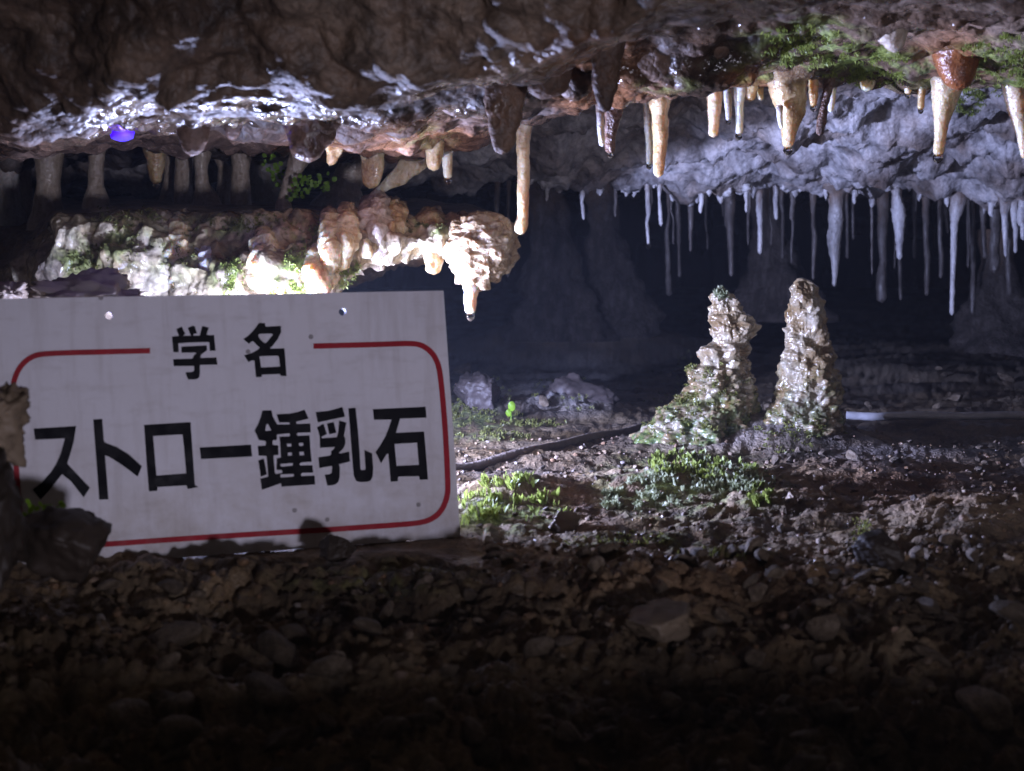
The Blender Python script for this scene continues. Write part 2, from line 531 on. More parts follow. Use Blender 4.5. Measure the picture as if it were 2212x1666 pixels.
# ------------------------------------------------------------------ cave ceiling
# for each picture column: where the rock surface runs, as (distance, picture height)
CEIL = {
    # x     top         face        lip         hollow      2nd lip     edge        recess      wall top    far edge    recess     far
    -300: [(.92,-700),(1.08,-60),(1.17,262),(1.30,262),(1.38,295),(1.62,322),(1.74,318),(1.92,330),(2.20,352),(2.50,335),(3.5,440)],
    0:    [(.92,-700),(1.08,-60),(1.19,292),(1.32,268),(1.40,300),(1.62,325),(1.74,320),(1.92,332),(2.20,352),(2.50,335),(3.5,440)],
    150:  [(.92,-700),(1.07,-80),(1.17,270),(1.31,258),(1.39,292),(1.62,318),(1.74,316),(1.92,330),(2.20,352),(2.50,335),(3.5,440)],
    290:  [(.92,-700),(1.06,-90),(1.12,212),(1.31,236),(1.39,255),(1.62,314),(1.74,312),(1.92,328),(2.20,352),(2.50,335),(3.5,440)],
    420:  [(.92,-700),(1.06,-90),(1.13,238),(1.31,250),(1.39,262),(1.62,318),(1.74,314),(1.92,328),(2.20,352),(2.50,335),(3.5,440)],
    600:  [(.92,-700),(1.06,-90),(1.13,238),(1.32,256),(1.39,268),(1.62,322),(1.74,318),(1.92,330),(2.20,356),(2.50,340),(3.5,440)],
    720:  [(.92,-700),(1.06,-100),(1.12,236),(1.28,222),(1.34,292),(1.61,330),(1.73,324),(1.92,332),(2.20,360),(2.50,342),(3.5,440)],
    850:  [(.92,-700),(1.05,-110),(1.11,200),(1.27,212),(1.33,292),(1.60,336),(1.72,326),(1.92,334),(2.20,368),(2.50,345),(3.5,440)],
    1000: [(.92,-700),(1.05,-130),(1.10,176),(1.27,190),(1.33,250),(1.58,318),(1.70,300),(1.92,310),(2.22,375),(2.50,350),(3.5,440)],
    1130: [(.92,-700),(1.03,-150),(1.08,142),(1.27,168),(1.33,232),(1.53,258),(1.66,246),(1.92,262),(2.25,378),(2.52,350),(3.5,440)],
    1300: [(.90,-700),(1.00,-180),(1.05,68),(1.26,98),(1.32,195),(1.51,204),(1.64,186),(1.92,230),(2.26,376),(2.55,350),(3.5,440)],
    1450: [(.86,-700),(.95,-240),(1.01,0),(1.26,88),(1.32,186),(1.51,188),(1.64,170),(1.92,215),(2.26,380),(2.55,352),(3.5,440)],
    1600: [(.84,-700),(.92,-300),(.99,-40),(1.27,82),(1.33,165),(1.51,170),(1.64,150),(1.92,200),(2.27,386),(2.55,355),(3.5,440)],
    1720: [(.84,-700),(.92,-320),(.99,-60),(1.24,45),(1.33,82),(1.51,168),(1.64,150),(1.92,192),(2.27,390),(2.55,355),(3.5,440)],
    1950: [(.84,-700),(.92,-320),(.99,-60),(1.22,42),(1.34,82),(1.51,176),(1.64,156),(1.92,190),(2.28,392),(2.55,355),(3.5,440)],
    2212: [(.84,-700),(.92,-320),(.99,-60),(1.22,52),(1.34,96),(1.51,190),(1.64,170),(1.92,195),(2.28,398),(2.55,360),(3.5,440)],
    2700: [(.84,-700),(.92,-300),(.99,-20),(1.22,70),(1.36,120),(1.51,200),(1.64,180),(1.92,205),(2.28,400),(2.55,360),(3.5,440)],
}
SEG = [16, 90, 76, 44, 70, 26, 34, 84, 26, 26]

def columns_x(a, b, step, far=1500, nfar=40):
    left = a - far * (np.linspace(1, 0, nfar, endpoint=False) ** 1.6)
    right = b + far * (np.linspace(0, 1, nfar + 1)[1:] ** 1.6)
    return np.concatenate([left, np.arange(a, b + 0.1, step), right])

def interp_keys(table, xs):
    ks = np.array(sorted(table))
    T = np.array([table[k] for k in ks], dtype=float)
    xi = np.clip(xs, ks[0], ks[-1])
    j = np.clip(np.searchsorted(ks, xi) - 1, 0, len(ks) - 2)
    t = (xi - ks[j]) / (ks[j + 1] - ks[j])
    t = t * t * (3 - 2 * t)
    return T[j] * (1 - t)[:, None, None] + T[j + 1] * t[:, None, None]

def catmull(C, seg):
    """C: (cols, k, 2) -> (cols, n, 2) smooth path through the control points"""
    k = C.shape[1]
    Cp = np.concatenate([2 * C[:, :1] - C[:, 1:2], C, 2 * C[:, -1:] - C[:, -2:-1]], 1)
    out = []
    for i in range(k - 1):
        p0, p1, p2, p3 = Cp[:, i], Cp[:, i + 1], Cp[:, i + 2], Cp[:, i + 3]
        for t in np.linspace(0, 1, seg[i], endpoint=(i == k - 2)):
            m1 = 0.38 * (p2 - p0); m2 = 0.38 * (p3 - p1)
            h = (2*t**3-3*t**2+1), (t**3-2*t**2+t), (-2*t**3+3*t**2), (t**3-t**2)
            out.append(h[0]*p1 + h[1]*m1 + h[2]*p2 + h[3]*m2)
    return np.stack(out, 1)

def fan_points(xs, path):
    """picture columns + (distance, height) paths -> (n, cols, 3) world points"""
    Y = path[:, :, 0].T
    y = path[:, :, 1].T
    cy = (y - CY) / FPX
    dy = cosP - cy * sinP
    dz = (-sinP - cy * cosP) / dy
    dx = ((xs[None, :] - CX) / FPX) / cosP
    return np.stack([dx * Y, Y, dz * Y], -1)

def picture_xy(P):
    """world points -> picture coordinates"""
    x, y, z = P[:, 0], P[:, 1], P[:, 2]
    d = y * cosP - z * sinP
    u = -y * sinP - z * cosP
    return CX + FPX * x / d, CY + FPX * u / d

def region(P, blobs, Yr=None):
    """soft patches on the rock where something grows or shows: (x, y, rx, ry, weight)"""
    u, v = picture_xy(P)
    w = np.zeros(len(P))
    for (x, y, rx, ry, k) in blobs:
        w = np.maximum(w, k * np.clip(1.35 - np.sqrt(((u - x) / rx) ** 2 + ((v - y) / ry) ** 2), 0, 1))
    if Yr:
        w *= (P[:, 1] > Yr[0]) & (P[:, 1] < Yr[1])
    return np.clip(w, 0, 1)

def build_ceiling():
    xs = columns_x(-350, 2560, 4.0)
    path = catmull(interp_keys(CEIL, xs), SEG)
    Gd = fan_points(xs, path)
    # far ceiling runs down to the floor deep in the void
    tail = []
    last = Gd[-1]
    for k, (Y, z) in enumerate([(3.9, .105), (4.5, .09), (5.2, .06), (5.7, -.02), (5.9, -.16), (6.0, -.3)]):
        q = last.copy(); q[:, 0] *= Y / last[:, 1]; q[:, 1] = Y; q[:, 2] = z
        tail.append(q)
    head = []
    for Y, z, k in [(-2.6, -0.9, 3.2), (-2.6, -0.2, 3.2), (-2.4, 0.5, 3.0), (-1.6, 0.8, 2.6), (-0.8, 0.75, 2.2), (-0.2, 0.62, 1.8), (0.3, 0.50, 1.45), (0.62, 0.41, 1.2)]:
        q = Gd[0].copy(); q[:, 0] *= k; q[:, 1] = Y; q[:, 2] = z
        head.append(q)
    Gd = np.concatenate([np.array(head), Gd, np.array(tail)], 0)
    nh = len(head)
    nr, nc = Gd.shape[:2]
    Nn = grid_normals(Gd)
    P = Gd.reshape(-1, 3); n = Nn.reshape(-1, 3)
    if n[(P[:, 2] > 0.1) & (P[:, 1] > 1.2) & (P[:, 1] < 1.5)][:, 2].mean() > 0:
        n = -n
    Y = P[:, 1]
    ns = np.repeat(np.arange(nr)[:, None] - nh, nc, 1).ravel()
    front = 1 - smooth(SEG[0] + SEG[1] - 14, SEG[0] + SEG[1] + 6, ns)          # the near rock face, up to the lip
    xw = np.repeat(xs[None, :], nr, 0).ravel()
    near = front * smooth(1700, 1350, xw) if False else front * (1 - smooth(1350, 1650, xw))
    warp = 0.5 * np.stack([fbm(P * 20 + 1, 2), fbm(P * 20 + 7, 2), fbm(P * 20 + 13, 2)], 1)
    d = 0.016 * fbm(P * np.array([9, 9, 9]), 3) * (1 + 0.2 * near)
    d += 0.008 * fbm(P * 26 + 5, 3) + 0.0032 * fbm(P * 75 + 9, 3)
    f1, f2 = worley(P * np.array([85, 60, 85]) + warp)
    k1, k2 = worley(P * np.array([40, 26, 40]) + warp, 2)
    h1, h2 = worley(P * np.array([17, 17, 19]) + warp, 6)
    under = smooth(1.12, 1.25, Y) * (1 - smooth(1.75, 1.9, Y))
    d += (0.0030 * (0.55 - f1) + 0.010 * (0.55 - k1)) * under * (1 - near)          # rows of small wet knobs under the roof
    d += near * (0.024 * (0.6 - h1) + 0.010 * (0.55 - k1) + 0.004 * (0.55 - f1))
    wall = smooth(1.75, 1.95, Y) * (1 - smooth(2.4, 2.6, Y))
    g1, g2 = worley(P * np.array([17, 17, 22]) + 0.6 * np.stack([fbm(P * 30, 2)] * 3, 1), 5)
    d += wall * (0.060 * fbm(P * 8 + 1, 3) + 0.018 * fbm(P * 24 + 2, 3) + 0.010 * np.clip(g2 - g1, 0, 0.45) + 0.005 * fbm(P * 60, 3, ridged=True) + 0.003 * fbm(P * 130, 2))
    P = P + n * d[:, None]
    faces = grid_faces(nr, nc)
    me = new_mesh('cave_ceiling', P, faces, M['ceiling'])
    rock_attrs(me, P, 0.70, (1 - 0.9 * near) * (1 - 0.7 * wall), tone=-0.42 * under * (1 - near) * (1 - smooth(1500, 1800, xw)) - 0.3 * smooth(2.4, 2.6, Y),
        pale=np.clip(wall * (0.62 + 1.3 * fbm(P * 14 + 4, 4)) , 0, 1) * (1 - smooth(2.45, 2.7, Y)),
        rust=region(P, [(1270, 130, 120, 60, .5), (2060, 120, 90, 60, .8), (1620, 175, 60, 30, .7), (1740, 190, 70, 25, .6), (1330, 215, 120, 40, .6), (900, 310, 160, 50, .5), (700, 320, 90, 40, .5)], (1.0, 1.8)),
        moss=region(P, [(1740, 90, 120, 55, 1), (1850, 130, 130, 45, 1), (2150, 160, 110, 70, 1), (1980, 150, 120, 40, .8), (1640, 160, 70, 25, .6), (1440, 185, 60, 18, .5), (920, 300, 60, 30, .35)], (1.0, 1.8)))
    o = link('cave_ceiling', me, kind='structure')
    remember(P, nr, nc)
    return o
build_ceiling()

# ------------------------------------------------------------------ cave floor
FY = np.array([-3.0, 0.0, 0.30, 0.60, 0.80, 0.95, 1.06, 1.13, 1.20, 1.45, 1.70, 2.10, 2.60, 3.40, 4.50, 6.20, 9.0])
FZ = np.array([-0.85, -0.58, -0.46, -0.375, -0.300, -0.247, -0.217, -0.206, -0.203, -0.192, -0.185, -0.184, -0.180, -0.165, -0.140, -0.09, -0.05])
# mounds: picture x, picture y of the foot, distance, radius (m), height (m)
MOUNDS = [(1225, 905, 2.05, 0.07, 0.020), (1055, 870, 1.98, 0.07, 0.016), (1600, 965, 1.70, 0.075, 0.020), (1745, 975, 1.69, 0.07, 0.018),
          (1480, 1120, 1.40, 0.085, 0.022), (1130, 1100, 1.38, 0.05, 0.018), (1960, 850, 2.6, 0.25, 0.022), (2100, 820, 3.0, 0.3, 0.025),
          (1720, 1130, 1.30, 0.06, 0.014), (2140, 1120, 1.25, 0.10, 0.020), (1920, 1060, 1.45, 0.10, 0.012), (1190, 650, 3.0, 0.18, .05), (1310, 640, 3.05, .18, .05)]

def floor_base(X, Y):
    z = np.interp(Y, FY, FZ)
    z = z + 0.012 * np.sin(X * 5 + 1.3) * smooth(1.2, 1.0, Y) if False else z
    for (x, y, D, r, h) in MOUNDS:
        mx = (x - CX) / FPX * D / cosP
        z = z + h * np.exp(-(((X - mx) / r) ** 2 + ((Y - D) / (r * 0.8)) ** 2))
    return z

def floor_z(X, Y):
    X = np.atleast_1d(np.asarray(X, float)); Y = np.atleast_1d(np.asarray(Y, float))
    z = floor_base(X, Y)
    Q = np.stack([X, Y, np.zeros_like(X)], 1)
    front = 1 - smooth(1.0, 1.22, Y)
    amp = 0.45 + 0.9 * front
    flat = 1 - 0.75 * np.exp(-(((Y - 1.20) / 0.07) ** 2)) * (X < -0.02)      # levelled where the sign stands
    z = z + flat * amp * (0.016 * fbm(Q * np.array([7, 11, 1]), 3) + 0.010 * fbm(Q * np.array([22, 34, 1]) + 3, 4)
                          + 0.0045 * fbm(Q * np.array([70, 95, 1]) + 8, 3, ridged=True))
    # stepped, layered crust
    st = fbm(Q * np.array([6, 16, 1]) + 21, 3)
    z = z + flat * 0.006 * (np.floor(st * 7 + 0.5) / 7 + 0.4 * st) * (0.5 + amp)
    wx = 0.5 * fbm(Q * 24 + 2, 2); wy = 0.5 * fbm(Q * 24 + 12, 2)
    b1, b2 = worley(np.stack([X * 24 + wx, Y * 30 + wy, np.zeros_like(X) + 0.5], 1), 13)
    c1, c2 = worley(np.stack([X * 52 + wx * 2, Y * 62 + wy * 2, np.zeros_like(X) + 0.5], 1), 17)
    rub = (0.35 + 0.65 * smooth(1.28, 1.08, Y)) * flat * smooth(-0.35, 0.2, fbm(Q * 6 + 40, 2))
    z = z + rub * (0.026 * np.clip(b2 - b1, 0, 0.30) + 0.012 * np.clip(c2 - c1, 0, 0.32) - 0.005)
    lump = np.exp(-(((X - 0.066) / .06) ** 2 + ((Y - 2.05) / .06) ** 2)) + 0.7 * np.exp(-(((X + 0.03) / .07) ** 2 + ((Y - 1.98) / .06) ** 2))
    l1, l2 = worley(np.stack([X * 75, Y * 75, np.zeros_like(X) + 0.5], 1), 23)
    z = z + lump * 0.012 * (0.6 - l1)
    f1, f2 = worley(np.stack([X * 62, Y * 52, np.zeros_like(X) + 0.5], 1), 3)
    z = z + flat * 0.0035 * amp * (0.6 - f1)
    return z

def build_floor():
    xs = columns_x(-350, 2560, 4.2, far=2600)
    yy = np.concatenate([np.linspace(2600, 1720, 60, endpoint=False), np.linspace(1720, 680, 330, endpoint=False)])
    Yd = []
    for y in yy:
        r = ray(CX, y)[2]
        lo, hi = 0.3, 9.0
        for _ in range(40):
            mid = 0.5 * (lo + hi)
            if np.interp(mid, FY, FZ) < r * mid: lo = mid
            else: hi = mid
        Yd.append(hi)
    Yd = np.array(Yd)
    Yd = np.maximum.accumulate(Yd + np.arange(len(Yd)) * 1e-6)
    Yd = np.concatenate([np.linspace(-2.7, Yd[0] - 0.05, 24), Yd, np.linspace(Yd[-1] + 0.03, 6.6, 60)])
    X = ((xs[None, :] - CX) / FPX / cosP) * np.maximum(Yd, 0.6 + 0.75 * np.clip(0.5 - Yd, 0, 3))[:, None]
    Y = np.repeat(Yd[:, None], len(xs), 1)
    Z = floor_z(X.ravel(), Y.ravel())
    P = np.stack([X.ravel(), Y.ravel(), Z], 1)
    faces = grid_faces(len(Yd), len(xs))[:, ::-1] if False else grid_faces(len(Yd), len(xs))
    me = new_mesh('cave_floor', P, faces, M['floor'])
    rock_attrs(me, P, 0.35, None,
        pale=np.clip(region(P, [(1225, 830, 130, 60, .8), (1040, 820, 100, 60, .5), (1600, 930, 230, 50, .3), (1950, 980, 160, 30, .35)]) + 0.15 * smooth(1.8, 2.6, P[:, 1]), 0, 1),
        rust=region(P, [(1950, 1040, 260, 60, .30), (1250, 1080, 120, 60, .3), (1500, 1250, 300, 70, .2)]),
        moss=region(P, [(1040, 910, 90, 26, .9), (1010, 880, 60, 30, .8), (1100, 1110, 130, 45, .9), (1480, 1050, 190, 70, .8), (1400, 1170, 180, 22, .5), (1580, 1190, 90, 20, .4), (800, 1250, 200, 40, .3), (1050, 940, 90, 14, .6)]))
    o = link('cave_floor', me, kind='structure')
    remember(P, len(Yd), len(xs))
    return o
build_floor()

# ------------------------------------------------------------------ unseen low wall, added to keep the fill lamp off the foreground
def shade_wall():
    xs = np.linspace(-1.6, 1.6, 260)
    prof = [(0.50, -0.75), (0.495, -0.45), (0.49, -0.25), (0.475, -0.232), (0.44, -0.220), (0.38, -0.222), (0.33, -0.242), (0.315, -0.30), (0.31, -0.85)]
    pr = np.array(prof); t = np.linspace(0, len(pr) - 1, 70)
    Y = np.interp(t, range(len(pr)), pr[:, 0]); Z = np.interp(t, range(len(pr)), pr[:, 1])
    P = np.stack([np.repeat(xs[None, :], 70, 0), np.repeat(Y[:, None], 260, 1), np.repeat(Z[:, None], 260, 1)], -1).reshape(-1, 3)
    P = P + np.stack([0 * P[:, 0], 0.010 * fbm(P * 22, 3), 0.006 * fbm(P * 14 + 3, 3)], 1)
    me = new_mesh('shade_wall', P, grid_faces(70, 260), M['floor'])
    rock_attrs(me, P, 0.3)
    link('shade_wall', me, label='unseen low wall added to shade the rubble from the fill lamp', category='wall')
shade_wall()

# ------------------------------------------------------------------ flowstone ledge behind the sign
LEDGE = {
    # x    top back   top mid    top edge    face        face low    bottom      under      under back
    -300: [(2.30,470),(2.05,520),(1.72,640),(1.66,655),(1.66,680),(1.72,720),(1.95,720),(2.3,700)],
    0:    [(2.30,440),(2.05,480),(1.70,600),(1.64,620),(1.64,660),(1.70,720),(1.95,720),(2.3,700)],
    60:   [(2.30,432),(2.02,455),(1.66,545),(1.60,575),(1.60,640),(1.66,710),(1.95,700),(2.3,690)],
    130:  [(2.30,428),(2.02,440),(1.62,470),(1.56,510),(1.56,600),(1.62,705),(1.95,700),(2.3,680)],
    300:  [(2.30,424),(2.00,432),(1.64,452),(1.56,490),(1.53,580),(1.58,700),(1.95,690),(2.3,670)],
    480:  [(2.30,424),(2.00,432),(1.66,455),(1.56,492),(1.50,580),(1.54,700),(1.9,690),(2.3,670)],
    620:  [(2.30,424),(2.00,430),(1.64,458),(1.54,495),(1.48,580),(1.52,690),(1.9,680),(2.3,660)],
    710:  [(2.30,424),(2.00,430),(1.62,462),(1.53,500),(1.48,570),(1.52,640),(1.9,640),(2.3,640)],
    780:  [(2.30,426),(2.00,432),(1.62,466),(1.53,490),(1.50,530),(1.53,565),(1.85,570),(2.3,600)],
    900:  [(2.20,430),(2.00,436),(1.62,470),(1.54,488),(1.51,515),(1.54,545),(1.80,550),(2.2,570)],
    1000: [(2.10,440),(1.95,444),(1.64,468),(1.56,482),(1.52,510),(1.54,545),(1.75,545),(2.1,540)],
    1075: [(1.95,462),(1.85,462),(1.66,474),(1.58,486),(1.56,508),(1.57,532),(1.70,530),(1.95,515)],
    1108: [(1.78,490),(1.74,490),(1.68,492),(1.64,496),(1.63,502),(1.64,510),(1.70,508),(1.78,500)],
}
def build_ledge():
    xs = np.concatenate([np.linspace(-1200, -300, 30, endpoint=False), np.arange(-300, 1108.1, 3.2)])
    path = catmull(interp_keys(LEDGE, xs), [20, 34, 26, 40, 44, 26, 20])
    Gd = fan_points(xs, path)
    nr, nc = Gd.shape[:2]
    n = grid_normals(Gd).reshape(-1, 3)
    P = Gd.reshape(-1, 3)
    if n[(P[:, 1] < 1.56)][:, 1].mean() > 0:
        n = -n
    face = 1 - smooth(1.60, 1.70, P[:, 1])
    endt = np.repeat(smooth(1108, 1040, xs)[None, :], nr, 0).ravel()
    d = 0.014 * fbm(P * 16, 3) + 0.008 * fbm(P * 45 + 4, 3)
    wv = 0.9 * np.stack([fbm(P * 18 + 1, 2), fbm(P * 18 + 5, 2), fbm(P * 18 + 9, 2)], 1)
    d += face * (0.016 * fbm(P * np.array([30, 20, 12]) + wv + 2, 3) + 0.010 * fbm(P * 24 + 6, 2))          # flutes running down the face
    d += face * 0.004 * fbm(P * np.array([90, 70, 60]) + 7, 3)
    f1, f2 = worley(P * np.array([70, 70, 55]), 9)
    d += face * 0.005 * (0.6 - f1)
    d *= (0.25 + 0.75 * endt) * (1 - 0.7 * smooth(0.030, 0.045, P[:, 2]))
    P = P + n * d[:, None]
    faces = grid_faces(nr, nc)
    me = new_mesh('flowstone_ledge', P, faces, M['ledge'])
    rock_attrs(me, P, 0.6, 0.25 + 0.75 * face,
        pale=np.clip(0.30 + 0.9 * fbm(P * 20 + 15, 3) + region(P, [(330, 470, 200, 25, .3), (560, 500, 60, 30, .5)]), 0, 0.9) * face * 0.4,
        rust=np.clip((1 - face) * 0.6 + region(P, [(700, 490, 90, 40, .6), (830, 490, 90, 30, .7), (560, 610, 40, 40, .5), (1000, 470, 100, 14, .6)]), 0, 1) * 0.9,
        moss=region(P, [(500, 600, 50, 60, 1), (640, 590, 70, 70, 1), (690, 510, 70, 45, .9), (250, 520, 90, 60, .8), (480, 490, 150, 26, .8), (930, 490, 60, 25, .9), (170, 560, 60, 50, .8), (380, 560, 60, 50, .6)], (1.3, 1.66)), sc=1.6)
    o = link('flowstone_ledge', me, label='thick wet flowstone ledge glowing above the white sign', category='rock ledge')
    remember(P, nr, nc)
    return o
build_ledge()

def make_bvh():
    vs = np.concatenate([v for v, f in BVH_SRC]); off = 0; fs = []
    for v, f in BVH_SRC:
        fs.append(f + off); off += len(v)
    fs = np.concatenate(fs)
    return BVHTree.FromPolygons([tuple(p) for p in vs.tolist()], [tuple(q) for q in fs.tolist()])
BVH = make_bvh()

def hit(x, y):
    r = Vector(ray(x, y)).normalized()
    loc, nor, i, dist = BVH.ray_cast(Vector((0, 0, 0)), r)
    if loc is None:
        return None, None
    if nor.dot(r) > 0:
        nor = -nor
    return loc, nor

def roof_above(p, default=0.03):
    loc, nor, i, d = BVH.ray_cast(Vector(p), Vector((0, 0, 1)))
    return d if loc is not None and d < 0.35 else default

# ------------------------------------------------------------------ dripstone generator
def tube_mesh(name, axis, rad, mat, seg=24, step=0.0016, rough=0.10, rings=0.0, seed=0, round_tip=True, aspect=1.0, flute=0.0, lump=0.0, cap_top=False, root_len=0.0):
    axis = np.array(axis, float); rad = np.array(rad, float)
    L = np.concatenate([[0], np.cumsum(np.linalg.norm(np.diff(axis, axis=0), axis=1))])
    n = max(10, min(260, int(L[-1] / step)))
    t = np.linspace(0, L[-1], n)
    C = np.stack([np.interp(t, L, axis[:, k]) for k in range(3)], 1)
    R = np.interp(t, L, rad)
    if n > 14:                                   # ease the corners of the outline
        k = np.hanning(max(3, n // 9) | 1); k /= k.sum(); h = len(k) // 2
        R = np.convolve(np.pad(R, h, mode='edge'), k, 'valid')
        C = np.stack([np.convolve(np.pad(C[:, j], h, mode='edge'), k, 'valid') for j in range(3)], 1)
        C[0], C[-1] = axis[0], axis[-1]
    if round_tip:
        tip = L[-1] - t
        rr = R[-1]
        q = np.clip(tip / max(rr, 1e-5), 0, 1)
        R = R * np.sqrt(np.clip(1 - (1 - q) ** 2, 0.0, 1)) + 1e-5
    if cap_top:
        q = np.clip(t / max(R[min(3, n - 1)], 1e-5), 0, 1)
        R = R * np.sqrt(np.clip(1 - (1 - q) ** 2, 0.0, 1)) + 1e-5
    T = np.gradient(C, axis=0); T /= np.linalg.norm(T, axis=1)[:, None] + 1e-9
    ref = np.array([0.0, 1.0, 0.0])
    A = np.cross(T, ref); A /= np.linalg.norm(A, axis=1)[:, None] + 1e-9
    B = np.cross(T, A)
    th = np.linspace(0, 2 * np.pi, seg, endpoint=False)
    D = A[:, None, :] * np.cos(th)[None, :, None] + B[:, None, :] * np.sin(th)[None, :, None] * aspect
    rm = rad.max()
    base = C[:, None, :] + D * R[:, None, None]
    Q = base.reshape(-1, 3) + seed * 3.17
    w = 1 / max(rm, 0.002)
    k = 1 + rough * 1.6 * fbm(Q * w * np.array([0.9, 0.9, 0.45]), 3) + rough * 0.7 * fbm(Q * w * 2.6 + 4, 2)
    if rings:
        k += rings * fbm(Q * np.array([30, 30, 420]) + 2, 2)
    if flute:
        k += flute * np.repeat((np.sin(th * 5 + seed) * .5 + np.sin(th * 8 + 2 * seed) * .5)[None, :], n, 0).ravel()
    if lump:
        f1, f2 = worley(Q * w * 1.3, seed & 63)
        k += lump * (0.6 - f1)
    P = (C[:, None, :] + D * (R[:, None] * k.reshape(n, seg))[..., None]).reshape(-1, 3)
    faces = grid_faces(n, seg, wrap=True)
    me = new_mesh(name, P, faces, mat)
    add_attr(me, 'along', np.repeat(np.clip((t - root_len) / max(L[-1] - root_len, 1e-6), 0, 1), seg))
    return me, P

def drop_mesh(r):
    """hanging water drop, origin at its top"""
    n, seg = 12, 16
    t = np.linspace(0, 1, n)
    z = -2.1 * r * t
    R = r * np.sin(np.pi * np.clip(t, 0, 1) ** 0.8) ** 0.72 * (0.78 + 0.32 * t)
    R[0] = 0.55 * r; R[-1] = 1e-5
    th = np.linspace(0, 2 * np.pi, seg, endpoint=False)
    P = np.stack([R[:, None] * np.cos(th), R[:, None] * np.sin(th), np.repeat(z[:, None], seg, 1)], -1).reshape(-1, 3)
    return new_mesh('water_drop', P, grid_faces(n, seg, True), M['water'])
DROP = drop_mesh(1.0)

def stalactite(label, pts, Y, mat, group=None, drop=None, seed=None, rough=0.10, rings=0.05, flute=0.0, lump=0.0, aspect=1.0, name='stalactite', cat='stalactite', embed=True, seg=24, Ytip=None, step=0.0016, Yroot=None):
    rough = rough * 1.5 + 0.04; lump = lump + 0.10        # pts: (picture x, picture y, width) from the root down
    seed = stalactite.n if seed is None else seed
    stalactite.n += 1
    k = len(pts)
    Ys = np.linspace(Y, Ytip if Ytip else Y, k)
    if Yroot:
        Ys[0] = Yroot; Ys[1] = Y + 0.026
    ax = [px(x, y, Yk) for (x, y, w), Yk in zip(pts, Ys)]
    rd = [psize(w, Yk) / 2 for (x, y, w), Yk in zip(pts, Ys)]
    if embed:
        up = roof_above(ax[0] - np.array([0, 0, 0.004]))
        up = min(up, 0.09)
        ax = [ax[0] + np.array([0, 0, up + 0.012]), ax[0] + np.array([0, 0, up * 0.75 + 0.001])] + ax
        rd = [rd[0] * 2.3, rd[0] * 1.45] + rd
    ax = np.array(ax)
    rl = (up + 0.004) if embed else 0.0
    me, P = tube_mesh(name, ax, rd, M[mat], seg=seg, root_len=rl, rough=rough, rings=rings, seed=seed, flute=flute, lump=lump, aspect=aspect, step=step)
    o = link(name, me, label=label, category=cat)
    if group:
        o['group'] = group
    if drop:
        d = link('water_drop', DROP, o)
        r = psize(drop, Y) / 2
        d.location = ax[-1] + np.array([0, 0, r * 0.75])
        d.scale = (r, r, r)
    return o
stalactite.n = 11

# ---- the row of dripstones under the near roof
G1 = 'dripstones hanging in the row along the near roof edge'
stalactite('longest slender cream straw stalactite in the middle of the roof, beside the ledge end', [(1133, 262, 36), (1130, 300, 28), (1131, 400, 27), (1129, 470, 24), (1125, 488, 31), (1124, 508, 22)], 1.50, 'cream', G1, rings=0.07)
stalactite('stout banded orange and cream stalactite, longest of those over the pale wall', [(1425, 192, 52), (1426, 240, 38), (1428, 300, 31), (1424, 350, 27), (1422, 384, 19)], 1.50, 'amber', G1, rings=0.12, lump=0.12)
stalactite('thin pale green straw just left of the stout orange stalactite', [(1400, 268, 18), (1403, 310, 15), (1403, 340, 16), (1402, 358, 12)], 1.52, 'clear', G1, drop=13)
stalactite('dark brown forked stalactite with a wet tip below the brown lobe', [(1338, 205, 40), (1326, 245, 34), (1319, 290, 24), (1318, 333, 20)], 1.46, 'brown', G1, drop=14, rough=0.15)
stalactite('short white stub left of the dark brown forked stalactite', [(1297, 258, 16), (1299, 290, 16), (1302, 318, 12)], 1.50, 'pale', G1)
stalactite('pinkish cream carrot stalactite with a blunt tip, left of the thin dripping straw', [(1540, 165, 46), (1543, 205, 34), (1542, 260, 24), (1541, 298, 19)], 1.50, 'pink', G1, rings=0.06)
stalactite('thin clear straw with a dark hanging drop, second dripping stalactite from the middle', [(1598, 190, 30), (1597, 225, 18), (1597, 270, 17), (1596, 292, 17)], 1.50, 'clear', G1, drop=17)
stalactite('short grey straw pressed against the pinkish carrot stalactite', [(1574, 172, 20), (1573, 225, 17), (1574, 262, 12)], 1.52, 'pale', G1, drop=12)
stalactite('short plump orange cream stub right above the thin dripping straw', [(1618, 150, 40), (1622, 190, 30), (1620, 220, 20)], 1.50, 'amber', G1)
stalactite('narrow orange sliver beside the big lopsided stalactite', [(1640, 165, 22), (1643, 200, 14), (1644, 218, 10)], 1.52, 'amber', G1)
stalactite('big lopsided brown and cream stalactite with a clear drop, widest of the right half', [(1705, 178, 78), (1706, 215, 74), (1708, 250, 56), (1704, 290, 34), (1702, 322, 22)], 1.48, 'amber', G1, drop=22, lump=0.15, rough=0.16)
stalactite('thin white skin of calcite on the left flank of the big lopsided stalactite', [(1684, 228, 16), (1685, 260, 12), (1688, 280, 7)], 1.465, 'pale', G1, embed=False)
stalactite('thin knobbly orange stalactite between the big lopsided one and the brown twisted one', [(1757, 160, 22), (1758, 205, 20), (1757, 232, 12)], 1.50, 'amber', G1, drop=15)
stalactite('dark brown twisted stalactite with a bulging tip', [(1795, 160, 26), (1786, 205, 18), (1780, 232, 15), (1774, 265, 22), (1770, 294, 16)], 1.50, 'brown', G1, rough=0.14)
stalactite('small pale stub behind the brown twisted stalactite', [(1797, 195, 16), (1796, 225, 15), (1794, 244, 10)], 1.53, 'clear', G1)
stalactite('smallest cream nub under the bright green moss', [(1873, 165, 46), (1873, 182, 34), (1870, 199, 20)], 1.50, 'cream', G1)
